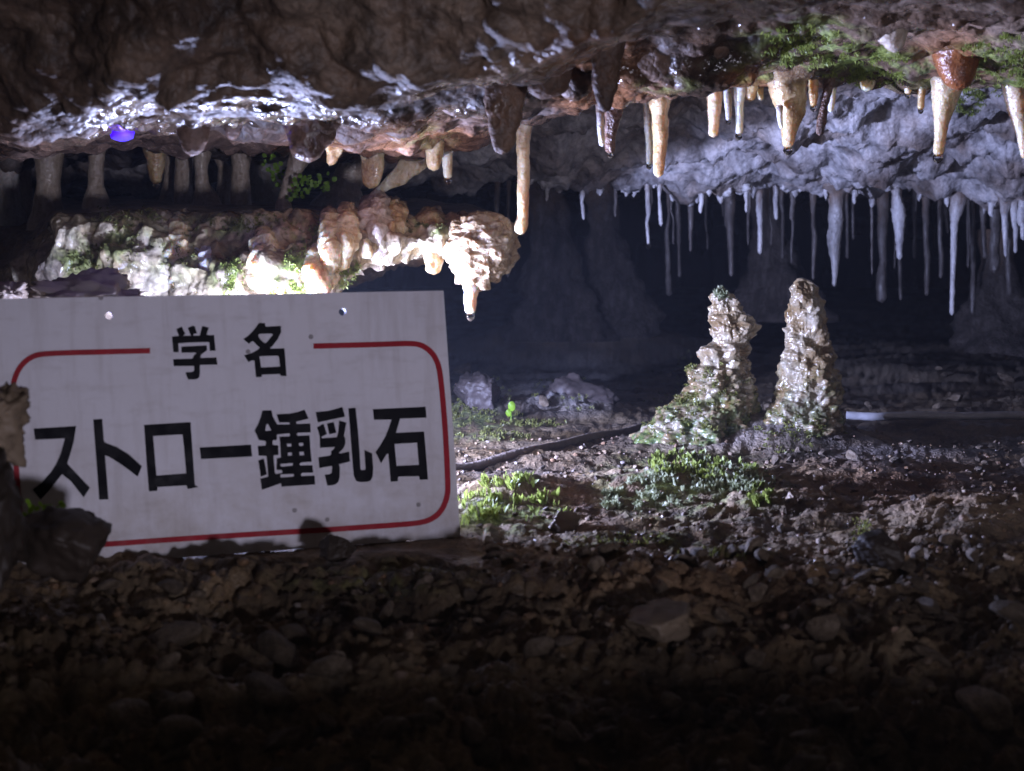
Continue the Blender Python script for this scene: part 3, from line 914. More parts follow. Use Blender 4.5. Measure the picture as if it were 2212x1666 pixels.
stalactite('short pale straw with a tiny drop between the cream nub and the thick one', [(1963, 150, 26), (1962, 185, 17), (1961, 205, 14)], 1.50, 'pink', G1, drop=13)
stalactite('short olive brown straw left of the thick cream stalactite', [(1992, 178, 20), (1990, 215, 15), (1989, 238, 14)], 1.50, 'amber', G1, drop=13)
stalactite('thick cream stalactite with a round drop, under the rust red lobe', [(2046, 172, 80), (2040, 215, 58), (2034, 260, 36), (2029, 310, 26), (2026, 338, 22)], 1.48, 'cream', G1, drop=24, rings=0.06)
stalactite('rust red bulging lobe above the thick cream stalactite', [(2062, 70, 130), (2066, 120, 96), (2070, 160, 66), (2070, 196, 40)], 1.40, 'rust', G1, rough=0.18)
stalactite('cream stalactite cut by the right border of the view', [(2192, 172, 62), (2200, 230, 50), (2210, 290, 30), (2216, 345, 18)], 1.48, 'pink', G1, rings=0.06)
stalactite('pale brown cone hanging from the upper mossy roof at the right', [(1918, 20, 120), (1925, 60, 84), (1932, 95, 42), (1930, 114, 22)], 1.26, 'column', G1, rough=0.16)
stalactite('orange stub with a shiny tip hanging over the right part of the ledge', [(938, 270, 52), (940, 310, 44), (938, 345, 38), (937, 370, 30)], 1.52, 'amber', G1)
stalactite('little translucent nub hanging right of the orange stub', [(966, 330, 22), (966, 362, 22), (968, 388, 18)], 1.54, 'cream', G1, drop=18)
stalactite('golden blade shaped stalactite above the middle of the ledge', [(803, 318, 66), (805, 350, 50), (802, 385, 40), (798, 408, 26)], 1.55, 'amber', G1, aspect=0.5)
stalactite('slanting amber drapery sheet between the golden blade and the orange stub', [(925, 325, 70), (895, 350, 64), (860, 382, 44), (812, 418, 14)], 1.57, 'cream', G1, aspect=0.35, rough=0.14)
stalactite('cream hook of calcite hanging next to the bright green leaves', [(724, 300, 40), (720, 330, 30), (712, 358, 15)], 1.50, 'amber', G1, rough=0.2)
stalactite('golden tapered stalactite ending in a white drop above the dark gap between columns', [(335, 312, 50), (337, 345, 40), (337, 380, 28), (338, 398, 20)], 1.72, 'amber', G1, drop=18)

# ---- dark lobes of roof rock that hang in front of the lit underside
def roof_lobe(label, pts, Y):
    k = len(pts)
    ax = [px(x, y, Y) for x, y, w in pts]; rd = [psize(w, Y) / 2 for x, y, w in pts]
    up = min(roof_above(ax[0] - np.array([0, 0, 0.004])), 0.07)
    ax = [ax[0] + np.array([0, 0, up + 0.02])] + ax; rd = [rd[0] * 1.5] + rd
    me, P = tube_mesh('roof_lobe', ax, rd, M['ceiling'], seg=48, rough=0.30, lump=0.35, seed=stalactite.n, step=0.0018, aspect=0.8)
    stalactite.n += 1
    rock_attrs(me, P, 0.25, 0.7 * np.ones(len(P)), rust=np.full(len(P), 0.12), tone=-0.15)
    return link('roof_lobe', me, label=label, category='rock lobe', group='dark lobes under the near roof')
for lab, pts, Y in [
    ('dark brown smooth lobe hanging in front of the roof edge, broadest near the middle', [(1310, 95, 78), (1308, 160, 66), (1306, 200, 50), (1309, 243, 22)], 1.24),
    ('broad brown lobe over the long slender straw', [(1092, 190, 78), (1090, 250, 64), (1086, 300, 48), (1084, 334, 30)], 1.28),
    ('wide dark brown lobe in front of the bright green leaves', [(672, 262, 110), (668, 300, 86), (666, 330, 60), (668, 352, 30)], 1.32),
    ('dark brown lobe with a pale lit lower rim at the left of the roof', [(420, 190, 110), (422, 250, 84), (418, 300, 60), (412, 338, 30)], 1.26),
    ('broad dark roof lobe at the left border above the columns', [(55, 225, 150), (60, 280, 120), (70, 318, 60)], 1.22),
    ('dark roof lobe above the slim reddish column', [(178, 215, 120), (180, 265, 90), (184, 300, 46)], 1.20),
    ('small dark roof knob right of the blue glow', [(318, 215, 60), (316, 250, 48), (312, 268, 26)], 1.22),
    ('dark roof lobe in the middle of the left wet roof', [(545, 195, 96), (548, 235, 66), (552, 262, 34)], 1.19),
    ('little dark knob under the left wet roof', [(505, 250, 44), (502, 285, 34), (500, 304, 18)], 1.40),
    ('left part of the long brown roof ridge', [(760, 235, 120), (752, 280, 96), (745, 314, 54)], 1.34),
    ('middle part of the long brown roof ridge', [(870, 215, 130), (866, 262, 104), (862, 300, 56)], 1.335),
    ('right part of the long brown roof ridge', [(985, 185, 120), (982, 225, 92), (980, 252, 50)], 1.33),
    ('dark lobe over the gap between the broad brown lobe and the slender straw', [(1180, 125, 110), (1176, 180, 84), (1170, 216, 44)], 1.24),
    ('dark hump of roof rock left of the dark brown smooth lobe', [(1245, 140, 90), (1240, 190, 70), (1236, 220, 36)], 1.31),
    ('rounded dark roof hump above the stout orange stalactite', [(1420, 110, 150), (1424, 150, 120), (1428, 178, 70)], 1.31),
    ('rounded dark roof hump above the pinkish carrot stalactite', [(1530, 95, 150), (1534, 135, 120), (1538, 160, 70)], 1.32)]:
    roof_lobe(lab, pts, Y)

# ---- added glowing blob and point light for a blue spot at far left
def add_blue_glow():
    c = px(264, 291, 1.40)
    root = empty('blue_lamp', c, label='added blue glow spot under the wet roof at far left', category='lamp')
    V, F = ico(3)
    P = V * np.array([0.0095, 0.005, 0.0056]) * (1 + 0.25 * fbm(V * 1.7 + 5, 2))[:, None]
    link('lens', new_mesh('lens', P, F, glow('blue_glow_spot', (0.04, 0.0, 1.0), 1.6)), root)
    link('bracket', lathe('bracket', [(0.0001, -0.001), (0.0022, 0.0), (0.0022, 0.035), (0.0001, 0.036)], M['lamp_body'], 12), root)  # lens and bracket are made-up parts of the added glow
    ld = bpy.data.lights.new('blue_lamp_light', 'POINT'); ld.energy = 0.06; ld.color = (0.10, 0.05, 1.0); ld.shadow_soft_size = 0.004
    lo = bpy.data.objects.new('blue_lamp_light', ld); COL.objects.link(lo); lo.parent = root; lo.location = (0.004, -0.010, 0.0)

add_blue_glow()

# ---- short columns standing on the ledge
G2 = 'short columns between ledge and roof'
def column(label, pts, Y, mat='column', rough=0.12):
    k = len(pts)
    ax = [px(x, y, Y) for x, y, w in pts]; rd = [psize(w, Y) / 2 for x, y, w in pts]
    ax = [ax[0] + np.array([0, 0, 0.03])] + ax + [ax[-1] - np.array([0, 0, 0.03])]
    rd = [rd[0] * 1.5] + rd + [rd[-1] * 1.5]
    me, P = tube_mesh('cave_column', ax, rd, M[mat], rough=rough, rings=0.05, seed=stalactite.n, round_tip=False, lump=0.05)
    stalactite.n += 1
    return link('cave_column', me, label=label, category='column', group=G2)
column('pale double column at the left border of the view', [(18, 318, 60), (16, 370, 50), (18, 430, 56)], 1.92, 'pale')
column('second pale column from the left border, half hidden behind the brown one', [(52, 318, 40), (50, 370, 34), (48, 430, 44)], 1.95, 'column')
column('brown column with one brightly lit side, third from the left border', [(104, 316, 74), (106, 360, 56), (104, 400, 50), (102, 436, 60)], 1.80)
column('slim reddish column standing alone before the dark gap', [(207, 300, 44), (208, 350, 32), (206, 400, 34), (208, 432, 56)], 1.76)
column('thin grey column just right of the golden dripping stalactite', [(368, 330, 26), (366, 380, 22), (360, 428, 30)], 1.88)
column('stubby grey brown column in the middle of the column row', [(396, 340, 34), (396, 380, 38), (398, 432, 44)], 1.84)
column('slender column forming the left leg of the small stone arch', [(437, 318, 44), (434, 360, 28), (436, 400, 30), (446, 436, 60)], 1.80)
column('column forming the right leg of the small stone arch', [(478, 322, 46), (486, 360, 30), (486, 400, 30), (482, 432, 36)], 1.86)
column('brown column right of the small stone arch', [(522, 320, 50), (520, 370, 38), (520, 432, 44)], 1.80)
column('wide pale slab like column beside the bright green leaves', [(578, 322, 78), (574, 370, 66), (574, 440, 78)], 1.90, 'pale')
column('leaning brown column in front of the bright green leaves', [(650, 330, 50), (632, 375, 34), (615, 430, 30), (612, 446, 36)], 1.68)
column('broad pale brown cone of rock rising to the roof right of the leaves', [(770, 350, 60), (745, 400, 70), (735, 450, 130)], 1.78)

# ---- dripstones on the face of the ledge
G3 = 'dripstones on the face of the ledge'
def on_ledge(label, pts, mat, Y=1.50, **kw):
    x, y, w = pts[0]
    x2, y2, w2 = pts[1]
    root = (x, y - 30, w * 0.8)
    kw['rough'] = kw.get('rough', 0.1) * 1.5
    kw.setdefault('lump', 0.18)
    Y = Y + 0.008
    return stalactite(label, [root] + pts, Y, mat, G3, embed=False, Yroot=Y + 0.075, **kw)
on_ledge('cream flowstone tongue at the left of the lit ledge face', [(388, 505, 60), (386, 560, 66), (388, 610, 54), (390, 672, 44)], 'cream', 1.535, rough=0.2, lump=0.1)
on_ledge('grey white tongue beside the cream flowstone tongue', [(452, 530, 50), (454, 580, 52), (452, 640, 40), (452, 680, 30)], 'pale', 1.52, rough=0.2)
on_ledge('pale drapery hanging at the left end of the lit ledge', [(300, 560, 70), (305, 610, 62), (300, 670, 60)], 'pale', 1.555, rough=0.22)
on_ledge('narrow orange trickle stone between the white tongues', [(425, 590, 22), (424, 630, 22), (424, 680, 18)], 'amber', 1.515)
on_ledge('brightest white stub in the middle of the ledge face above the sign edge', [(574, 535, 66), (573, 570, 60), (572, 600, 48), (572, 606, 40)], 'cream', 1.475, rough=0.15, drop=24)
on_ledge('orange wet stub just right of the brightest white stub', [(606, 560, 46), (606, 600, 44), (606, 668, 32)], 'amber', 1.475, rough=0.2)
on_ledge('orange rimmed trickle stone left of the brightest white stub', [(548, 570, 26), (546, 610, 22), (546, 668, 18)], 'amber', 1.48)
on_ledge('rust topped white cone behind the right part of the sign edge', [(692, 572, 84), (690, 605, 66), (688, 640, 50), (688, 680, 36)], 'cream', 1.462, rough=0.15)
on_ledge('smooth cream finger under the mossy bulge', [(714, 500, 50), (712, 550, 44), (710, 585, 34), (709, 600, 26)], 'cream', 1.465, rough=0.14)
on_ledge('leaning cream finger, right of the pair under the mossy bulge', [(752, 492, 56), (748, 530, 48), (738, 568, 36), (732, 584, 22)], 'cream', 1.475, rough=0.14)
on_ledge('brown tooth shaped dripstone right of the mossy bulge', [(812, 470, 70), (816, 510, 52), (812, 545, 36), (808, 566, 20)], 'column', 1.50, rough=0.2)
on_ledge('white tipped small tooth left of the brown tooth dripstone', [(788, 500, 40), (790, 535, 34), (800, 560, 24)], 'cream', 1.49, rough=0.2)
on_ledge('brown tooth with a cream edge next to the thin water film', [(850, 475, 56), (848, 510, 44), (842, 545, 26), (838, 560, 14)], 'amber', 1.51, rough=0.2)
on_ledge('short blunt amber stalactite hanging left of the rippled knob', [(930, 500, 70), (936, 540, 48), (936, 570, 34), (937, 594, 28)], 'amber', 1.52, rough=0.14)

# ---- the rippled knob at the end of the ledge
def knob():
    n, seg = 150, 200
    v = np.linspace(0, np.pi, n); u = np.linspace(0, 2 * np.pi, seg, endpoint=False)
    D = np.stack([np.sin(v)[:, None] * np.cos(u), np.sin(v)[:, None] * np.sin(u), np.repeat(np.cos(v)[:, None], seg, 1)], -1).reshape(-1, 3)
    c = px(1042, 535, 1.52)
    S = np.array([0.0310, 0.026, 0.031])
    Q = c + D * S
    k = 1 + 0.20 * fbm(Q * 42, 3) + 0.12 * fbm(Q * np.array([60, 60, 130]) + 3, 3, ridged=True)
    f1, f2 = worley(Q * np.array([95, 95, 120]), 11)
    k += 0.16 * (0.5 - f1)
    k *= 1 + 0.20 * np.clip(-D[:, 2], 0, 1) * (D[:, 0] < 0.2) - 0.12 * np.clip(-D[:, 2], 0, 1)
    P = c + D * S * k[:, None]
    me = new_mesh('flowstone_boss', P, grid_faces(n, seg, True), M['boss'])
    add_attr(me, 'along', np.ones(len(P)))
    return link('flowstone_boss', me, label='rippled cream flowstone knob at the right end of the ledge', category='flowstone', group=G3)
knob()
on_ledge('amber drip lobe below the rippled knob', [(1025, 540, 80), (1024, 570, 66), (1022, 590, 50), (1018, 612, 34)], 'amber', 1.505, rough=0.16)
on_ledge('straw with a clear drop hanging lowest, below the rippled knob', [(1018, 590, 48), (1018, 615, 36), (1017, 650, 25), (1016, 680, 22)], 'clear', 1.503, drop=22, rough=0.08)
on_ledge('second smaller cream lobe on the right flank of the rippled knob', [(1060, 540, 60), (1058, 570, 52), (1052, 592, 40), (1048, 604, 26)], 'boss', 1.515, rough=0.2)

# ---- straws hanging from the far edge of the roof
FAR = [ # x, top, tip, width top, width tip, distance, material, dim
    (1183, 372, 436, 15, 10, 2.28, 'far'), (1259, 362, 476, 20, 11, 2.22, 'far'), (1398, 378, 531, 19, 11, 2.22, 'far'), (1426, 378, 489, 19, 11, 2.24, 'far'),
    (1443, 385, 640, 17, 20, 2.62, 'fardim'), (1466, 390, 600, 15, 10, 2.75, 'fardim'), (1490, 388, 545, 20, 9, 2.42, 'fardim'), (1516, 386, 462, 20, 11, 2.24, 'far'),
    (1578, 390, 598, 26, 13, 2.50, 'fardim'), (1613, 392, 460, 16, 9, 2.24, 'far'), (1640, 392, 550, 22, 11, 2.36, 'far'), (1677, 396, 476, 22, 10, 2.24, 'far'),
    (1711, 394, 478, 28, 12, 2.34, 'fardim'), (1758, 394, 606, 24, 10, 2.48, 'fardim'), (1804, 390, 620, 34, 9, 2.36, 'farmid'), (1845, 396, 442, 18, 12, 2.26, 'far'),
    (1884, 392, 450, 24, 10, 2.26, 'far'), (1906, 394, 655, 44, 30, 2.60, 'fardim'), (1938, 392, 562, 26, 13, 2.26, 'far'), (1943, 560, 650, 12, 10, 2.62, 'fardim'),
    (2000, 398, 640, 38, 14, 2.56, 'fardim'), (2032, 402, 602, 22, 12, 2.52, 'fardim'), (2062, 394, 682, 32, 10, 2.28, 'far'), (2044, 398, 505, 24, 12, 2.44, 'fardim'),
    (2092, 400, 580, 16, 10, 2.66, 'fardim'), (2104, 398, 680, 26, 14, 2.58, 'fardim'), (2126, 400, 560, 24, 12, 2.5, 'fardim'), (2142, 398, 470, 18, 10, 2.30, 'far'),
    (2150, 400, 590, 40, 26, 2.46, 'fardim'), (2172, 396, 556, 28, 10, 2.30, 'far'), (2192, 402, 548, 26, 14, 2.34, 'far'), (2180, 420, 640, 30, 22, 2.60, 'fardim'), (2208, 396, 520, 24, 12, 2.32, 'far'),
    (1560, 392, 470, 12, 8, 2.7, 'fardim'), (1690, 400, 560, 14, 9, 2.8, 'fardim'), (1830, 400, 560, 14, 9, 2.8, 'fardim'), (1975, 402, 560, 16, 9, 2.8, 'fardim'),
    (1075, 400, 520, 16, 10, 2.45, 'fardim'), (1100, 395, 600, 18, 10, 2.55, 'fardim'), (1330, 390, 470, 18, 10, 2.5, 'fardim'),
]
_r = random.Random(3)
for _x in range(1400, 2210, 44):
    _l = _r.uniform(20, 210)
    FAR.append((_x + _r.randint(-11, 11), 392, 398 + _l, _r.uniform(6, 12), _r.uniform(4, 7), _r.uniform(2.36, 2.9), 'fardim'))
ORD = ['first', 'second', 'third', 'fourth', 'fifth', 'sixth', 'seventh', 'eighth', 'ninth', 'tenth', 'eleventh', 'twelfth', 'thirteenth', 'fourteenth', 'fifteenth', 'sixteenth', 'seventeenth', 'eighteenth', 'nineteenth', 'twentieth', 'twenty first', 'twenty second', 'twenty third', 'twenty fourth'] + ['%s from the thirties on' % k for k in ()]
TENS = {2: 'twenty', 3: 'thirty', 4: 'forty', 5: 'fifty', 6: 'sixty'}
for _k in range(25, 70):
    ORD.append({0: TENS[_k // 10].replace('ty', 'tieth')}.get(_k % 10, TENS[_k // 10] + ' ' + ORD[_k % 10 - 1]))
_edge = {}
def edge_at(x):
    """the low far edge of the roof in picture column x: picture height and distance"""
    k = int(round(x / 4))
    if k not in _edge:
        best = (392.0, 2.3)
        for y in range(440, 330, -2):
            loc, nor = hit(k * 4, y)
            if loc is not None and 1.9 < loc.y < 2.75 and loc.z > 0:
                best = (float(y), float(loc.y)); break
        _edge[k] = best
    return _edge[k]

def far_straws():
    front = sorted([f for f in FAR if f[6] != 'fardim'])
    back = sorted([f for f in FAR if f[6] == 'fardim'])
    special = {1938: 'pale carrot shaped stalactite with a swollen middle at the far roof edge', 2062: 'longest pale icicle like stalactite of the far roof edge', 1804: 'thick tapering grey stalactite hanging behind the right stalagmite tip', 1259: 'pale straw hanging alone left of the others on the far roof edge', 1398: 'long pale straw tipped with a drop at the far roof edge'}
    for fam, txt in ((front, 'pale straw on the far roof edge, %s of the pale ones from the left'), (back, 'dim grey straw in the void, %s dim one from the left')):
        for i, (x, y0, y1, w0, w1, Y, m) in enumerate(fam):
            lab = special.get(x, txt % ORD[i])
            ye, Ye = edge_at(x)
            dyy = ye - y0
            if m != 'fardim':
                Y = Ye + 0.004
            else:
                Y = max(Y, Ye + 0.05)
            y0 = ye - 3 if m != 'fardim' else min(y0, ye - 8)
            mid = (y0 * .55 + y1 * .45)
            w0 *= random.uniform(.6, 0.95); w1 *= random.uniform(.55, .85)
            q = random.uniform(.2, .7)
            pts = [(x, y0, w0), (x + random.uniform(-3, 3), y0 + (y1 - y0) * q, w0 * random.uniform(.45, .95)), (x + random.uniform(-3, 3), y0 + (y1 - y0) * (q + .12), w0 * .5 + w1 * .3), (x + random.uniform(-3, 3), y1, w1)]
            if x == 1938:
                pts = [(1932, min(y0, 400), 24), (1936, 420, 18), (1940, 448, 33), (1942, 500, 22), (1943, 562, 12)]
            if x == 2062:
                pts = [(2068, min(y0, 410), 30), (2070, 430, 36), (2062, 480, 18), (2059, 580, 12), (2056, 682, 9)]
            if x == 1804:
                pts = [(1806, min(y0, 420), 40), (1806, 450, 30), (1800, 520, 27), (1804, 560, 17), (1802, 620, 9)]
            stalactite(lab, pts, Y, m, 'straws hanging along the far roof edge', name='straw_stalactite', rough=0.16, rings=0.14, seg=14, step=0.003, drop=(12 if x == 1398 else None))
far_straws()
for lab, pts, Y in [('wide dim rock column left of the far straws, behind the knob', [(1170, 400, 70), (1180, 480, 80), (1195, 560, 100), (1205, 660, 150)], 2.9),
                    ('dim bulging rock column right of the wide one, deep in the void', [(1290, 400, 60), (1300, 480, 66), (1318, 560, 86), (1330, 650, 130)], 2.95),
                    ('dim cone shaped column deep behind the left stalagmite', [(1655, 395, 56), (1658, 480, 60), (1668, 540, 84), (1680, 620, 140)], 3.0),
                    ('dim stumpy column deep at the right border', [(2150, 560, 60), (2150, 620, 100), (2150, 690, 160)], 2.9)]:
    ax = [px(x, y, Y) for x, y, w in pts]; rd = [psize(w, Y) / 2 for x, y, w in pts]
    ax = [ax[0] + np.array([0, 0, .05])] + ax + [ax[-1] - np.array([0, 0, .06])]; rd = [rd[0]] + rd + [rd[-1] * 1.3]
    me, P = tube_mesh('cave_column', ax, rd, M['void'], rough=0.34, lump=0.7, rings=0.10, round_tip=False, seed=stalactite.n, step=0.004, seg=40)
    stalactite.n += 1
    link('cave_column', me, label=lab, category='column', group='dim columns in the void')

# small teeth along the far roof edge, too many to count
def teeth():
    V, F = [], []; off = 0
    for i in range(64):
        x = random.uniform(1120, 2260); y0, Y = edge_at(x); Y += random.uniform(-0.01, 0.03)
        L = random.uniform(2, 22) * random.random() + 3; w = random.uniform(8, 22)
        ax = np.array([px(x, y0 - 10, Y), px(x, y0, Y), px(x + random.uniform(-3, 3), y0 + L, Y)])
        rd = np.array([w, w, w * 0.4]) * Y / FPX / 2
        n = 6; seg = 8
        t = np.linspace(0, 2, n); C = np.stack([np.interp(t, [0, 1, 2], ax[:, k]) for k in range(3)], 1); R = np.interp(t, [0, 1, 2], rd)
        R[-1] = 1e-4
        th = np.linspace(0, 2 * np.pi, seg, endpoint=False)
        P = C[:, None, :] + np.stack([np.cos(th), np.sin(th), 0 * th], -1)[None] * R[:, None, None] * (1 + 0.25 * RNG.normal(size=(n, seg, 1)))
        V.append(P.reshape(-1, 3)); F.append(grid_faces(n, seg, True) + off); off += n * seg
    me = new_mesh('roof_edge_teeth', np.concatenate(V), np.concatenate(F), M['far'])
    add_attr(me, 'along', np.ones(off))
    link('roof_edge_teeth', me, kind='stuff', label='tiny grey calcite teeth crusting the far roof edge', category='calcite teeth')
teeth()

# ------------------------------------------------------------------ stalagmites
def stalagmite(label, outline, Y, seed, smooth_top, mossy):
    """outline: (picture y, left x, right x) from the tip down"""
    o = np.array(outline, float)
    n, seg = 260, 220
    y = np.linspace(o[0, 0], o[-1, 0], n)
    l = np.interp(y, o[:, 0], o[:, 1]); r = np.interp(y, o[:, 0], o[:, 2])
    k = np.hanning(25); k /= k.sum()
    l = np.convolve(np.pad(l, 12, mode='edge'), k, 'valid'); r = np.convolve(np.pad(r, 12, mode='edge'), k, 'valid')
    C = np.array([px((a + b) / 2, yy, Y) for a, b, yy in zip(l, r, y)])
    R = (r - l) / 2 * Y / FPX * 0.90
    tip = np.arange(n) / n * (C[0, 2] - C[-1, 2])
    q = np.clip(tip / (R[0] * 0.9), 0, 1)
    R = R * np.sqrt(1 - (1 - q) ** 2) + 1e-5
    th = np.linspace(0, 2 * np.pi, seg, endpoint=False)
    D = np.stack([np.cos(th), np.sin(th) * 0.9, np.zeros(seg)], -1)
    base = (C[:, None, :] + D[None] * R[:, None, None]).reshape(-1, 3)
    nrm = np.repeat(D[None], n, 0).reshape(-1, 3).copy(); nrm[:, 2] = 0.35
    nrm /= np.linalg.norm(nrm, axis=1)[:, None]
    Q = base + seed
    h = np.repeat(((y - y[0]) / (y[-1] - y[0]))[:, None], seg, 1).ravel()
    pop = smooth(smooth_top, smooth_top + 0.25, h + 0.25 * fbm(Q * 25, 2) + 0.25 * (D[None, :, 0] * np.ones((n, 1))).ravel())
    f1, f2 = worley(Q * 150, seed)
    g1, g2 = worley(Q * 330, seed + 9)
    e1, e2 = worley(Q * 62, seed + 4)
    d = 0.013 * fbm(Q * 34, 3) + 0.006 * fbm(Q * np.array([90, 90, 130]) + 3, 3)
    d += pop * (0.0040 * (0.62 - f1) + 0.0014 * (0.6 - g1)) + 0.0062 * (0.6 - e1) * (0.12 + 0.88 * pop)
    d += (1 - pop) * 0.0012 * fbm(Q * np.array([300, 300, 60]), 2)
    P = base + nrm * d[:, None] * np.clip(R.repeat(seg) / 0.012, 0, 1)[:, None]
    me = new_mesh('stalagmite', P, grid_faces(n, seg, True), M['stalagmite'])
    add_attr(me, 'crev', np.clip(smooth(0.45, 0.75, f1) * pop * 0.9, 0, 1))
    lowleft = smooth(0.35, 0.85, h) * mossy
    add_attr(me, 'moss', np.clip(lowleft, 0, 1))
    ob = link('stalagmite', me, label=label, category='stalagmite', group='pair of stalagmites')
    remember(P, n, seg, True)
    return ob
stalagmite('left stalagmite with a mossy tip and knobbly sides', [(624, 1538, 1580), (640, 1532, 1602), (680, 1528, 1614), (715, 1534, 1636), (742, 1536, 1622), (752, 1502, 1618), (762, 1496, 1616), (785, 1512, 1616), (800, 1484, 1618), (825, 1496, 1622), (845, 1470, 1632), (870, 1452, 1640), (885, 1416, 1642), (910, 1404, 1640), (935, 1362, 1650), (985, 1320, 1665)], 1.70, 3, 0.12, 1.0)
stalagmite('right stalagmite, smooth and tan at the top with a rough base', [(600, 1708, 1752), (625, 1696, 1772), (690, 1697, 1782), (750, 1694, 1797), (800, 1678, 1812), (850, 1668, 1822), (900, 1640, 1828), (950, 1626, 1836), (995, 1615, 1845)], 1.69, 21, 0.58, 0.8)

# ------------------------------------------------------------------ sign
def homography_plane():
    TL, TR, BL, BR = (-12, 646), (958, 628), (22, 1232), (995, 1160)
    def cross_pt(a, b, c, d):
        A = np.cross([*a, 1], [*b, 1]); B = np.cross([*c, 1], [*d, 1]); p = np.cross(A, B)
        return p[:2] / p[2]
    vh = cross_pt(TL, TR, BL, BR)
    eu = ray(*vh); eu = eu / np.linalg.norm(eu)
    if eu[0] < 0: eu = -eu
    lean = math.radians(5.0)
    up = np.array([-0.066, math.sin(lean), math.cos(lean)])
    up = up - eu * up.dot(eu); up /= np.linalg.norm(up)
    nrm = np.cross(eu, up)                       # faces the viewer
    base = px(500, 1196, 1.165)
    return eu, up, nrm, base, (TL, TR, BR, BL)
EU, EV, EN, SO, SCORN = homography_plane()
if EN[1] > 0: EN = -EN

def on_sign(x, y):
    r = ray(x, y)
    t = SO.dot(EN) / r.dot(EN)
    p = r * t - SO
    return (p.dot(EU), p.dot(EV))

SIGN_M = Matrix((( EU[0], EV[0], EN[0], SO[0]), (EU[1], EV[1], EN[1], SO[1]), (EU[2], EV[2], EN[2], SO[2]), (0, 0, 0, 1)))
if SIGN_M.determinant() < 0:
    pass

def flat_mesh(name, polys, mat, z0, z1):
    """polys: list of [outer, hole, ...] in sign coordinates; a slab from z0 (back) to z1 (front)"""
    V, F = [], []
    for rings in polys:
        loops = [[Vector((p[0], p[1], 0)) for p in r] for r in rings]
        tris = tessellate_polygon(loops)
        flatpts = [p for r in rings for p in r]
        o = len(V); n = len(flatpts)
        V += [(p[0], p[1], z1) for p in flatpts] + [(p[0], p[1], z0) for p in flatpts]
        for t in tris:
            a, b, c = [flatpts[i] for i in t]
            ccw = (b[0]-a[0])*(c[1]-a[1]) - (b[1]-a[1])*(c[0]-a[0]) > 0
            t = t if ccw else (t[0], t[2], t[1])
            F.append((o + t[0], o + t[1], o + t[2])); F.append((o + n + t[0], o + n + t[2], o + n + t[1]))
        s = 0
        for r in rings:
            for i in range(len(r)):
                a, b = o + s + i, o + s + (i + 1) % len(r)
                F.append((a, b, b + n)); F.append((a, b + n, a + n))
            s += len(r)
    return new_mesh(name, np.array(V), np.array(F), mat, shade=False)

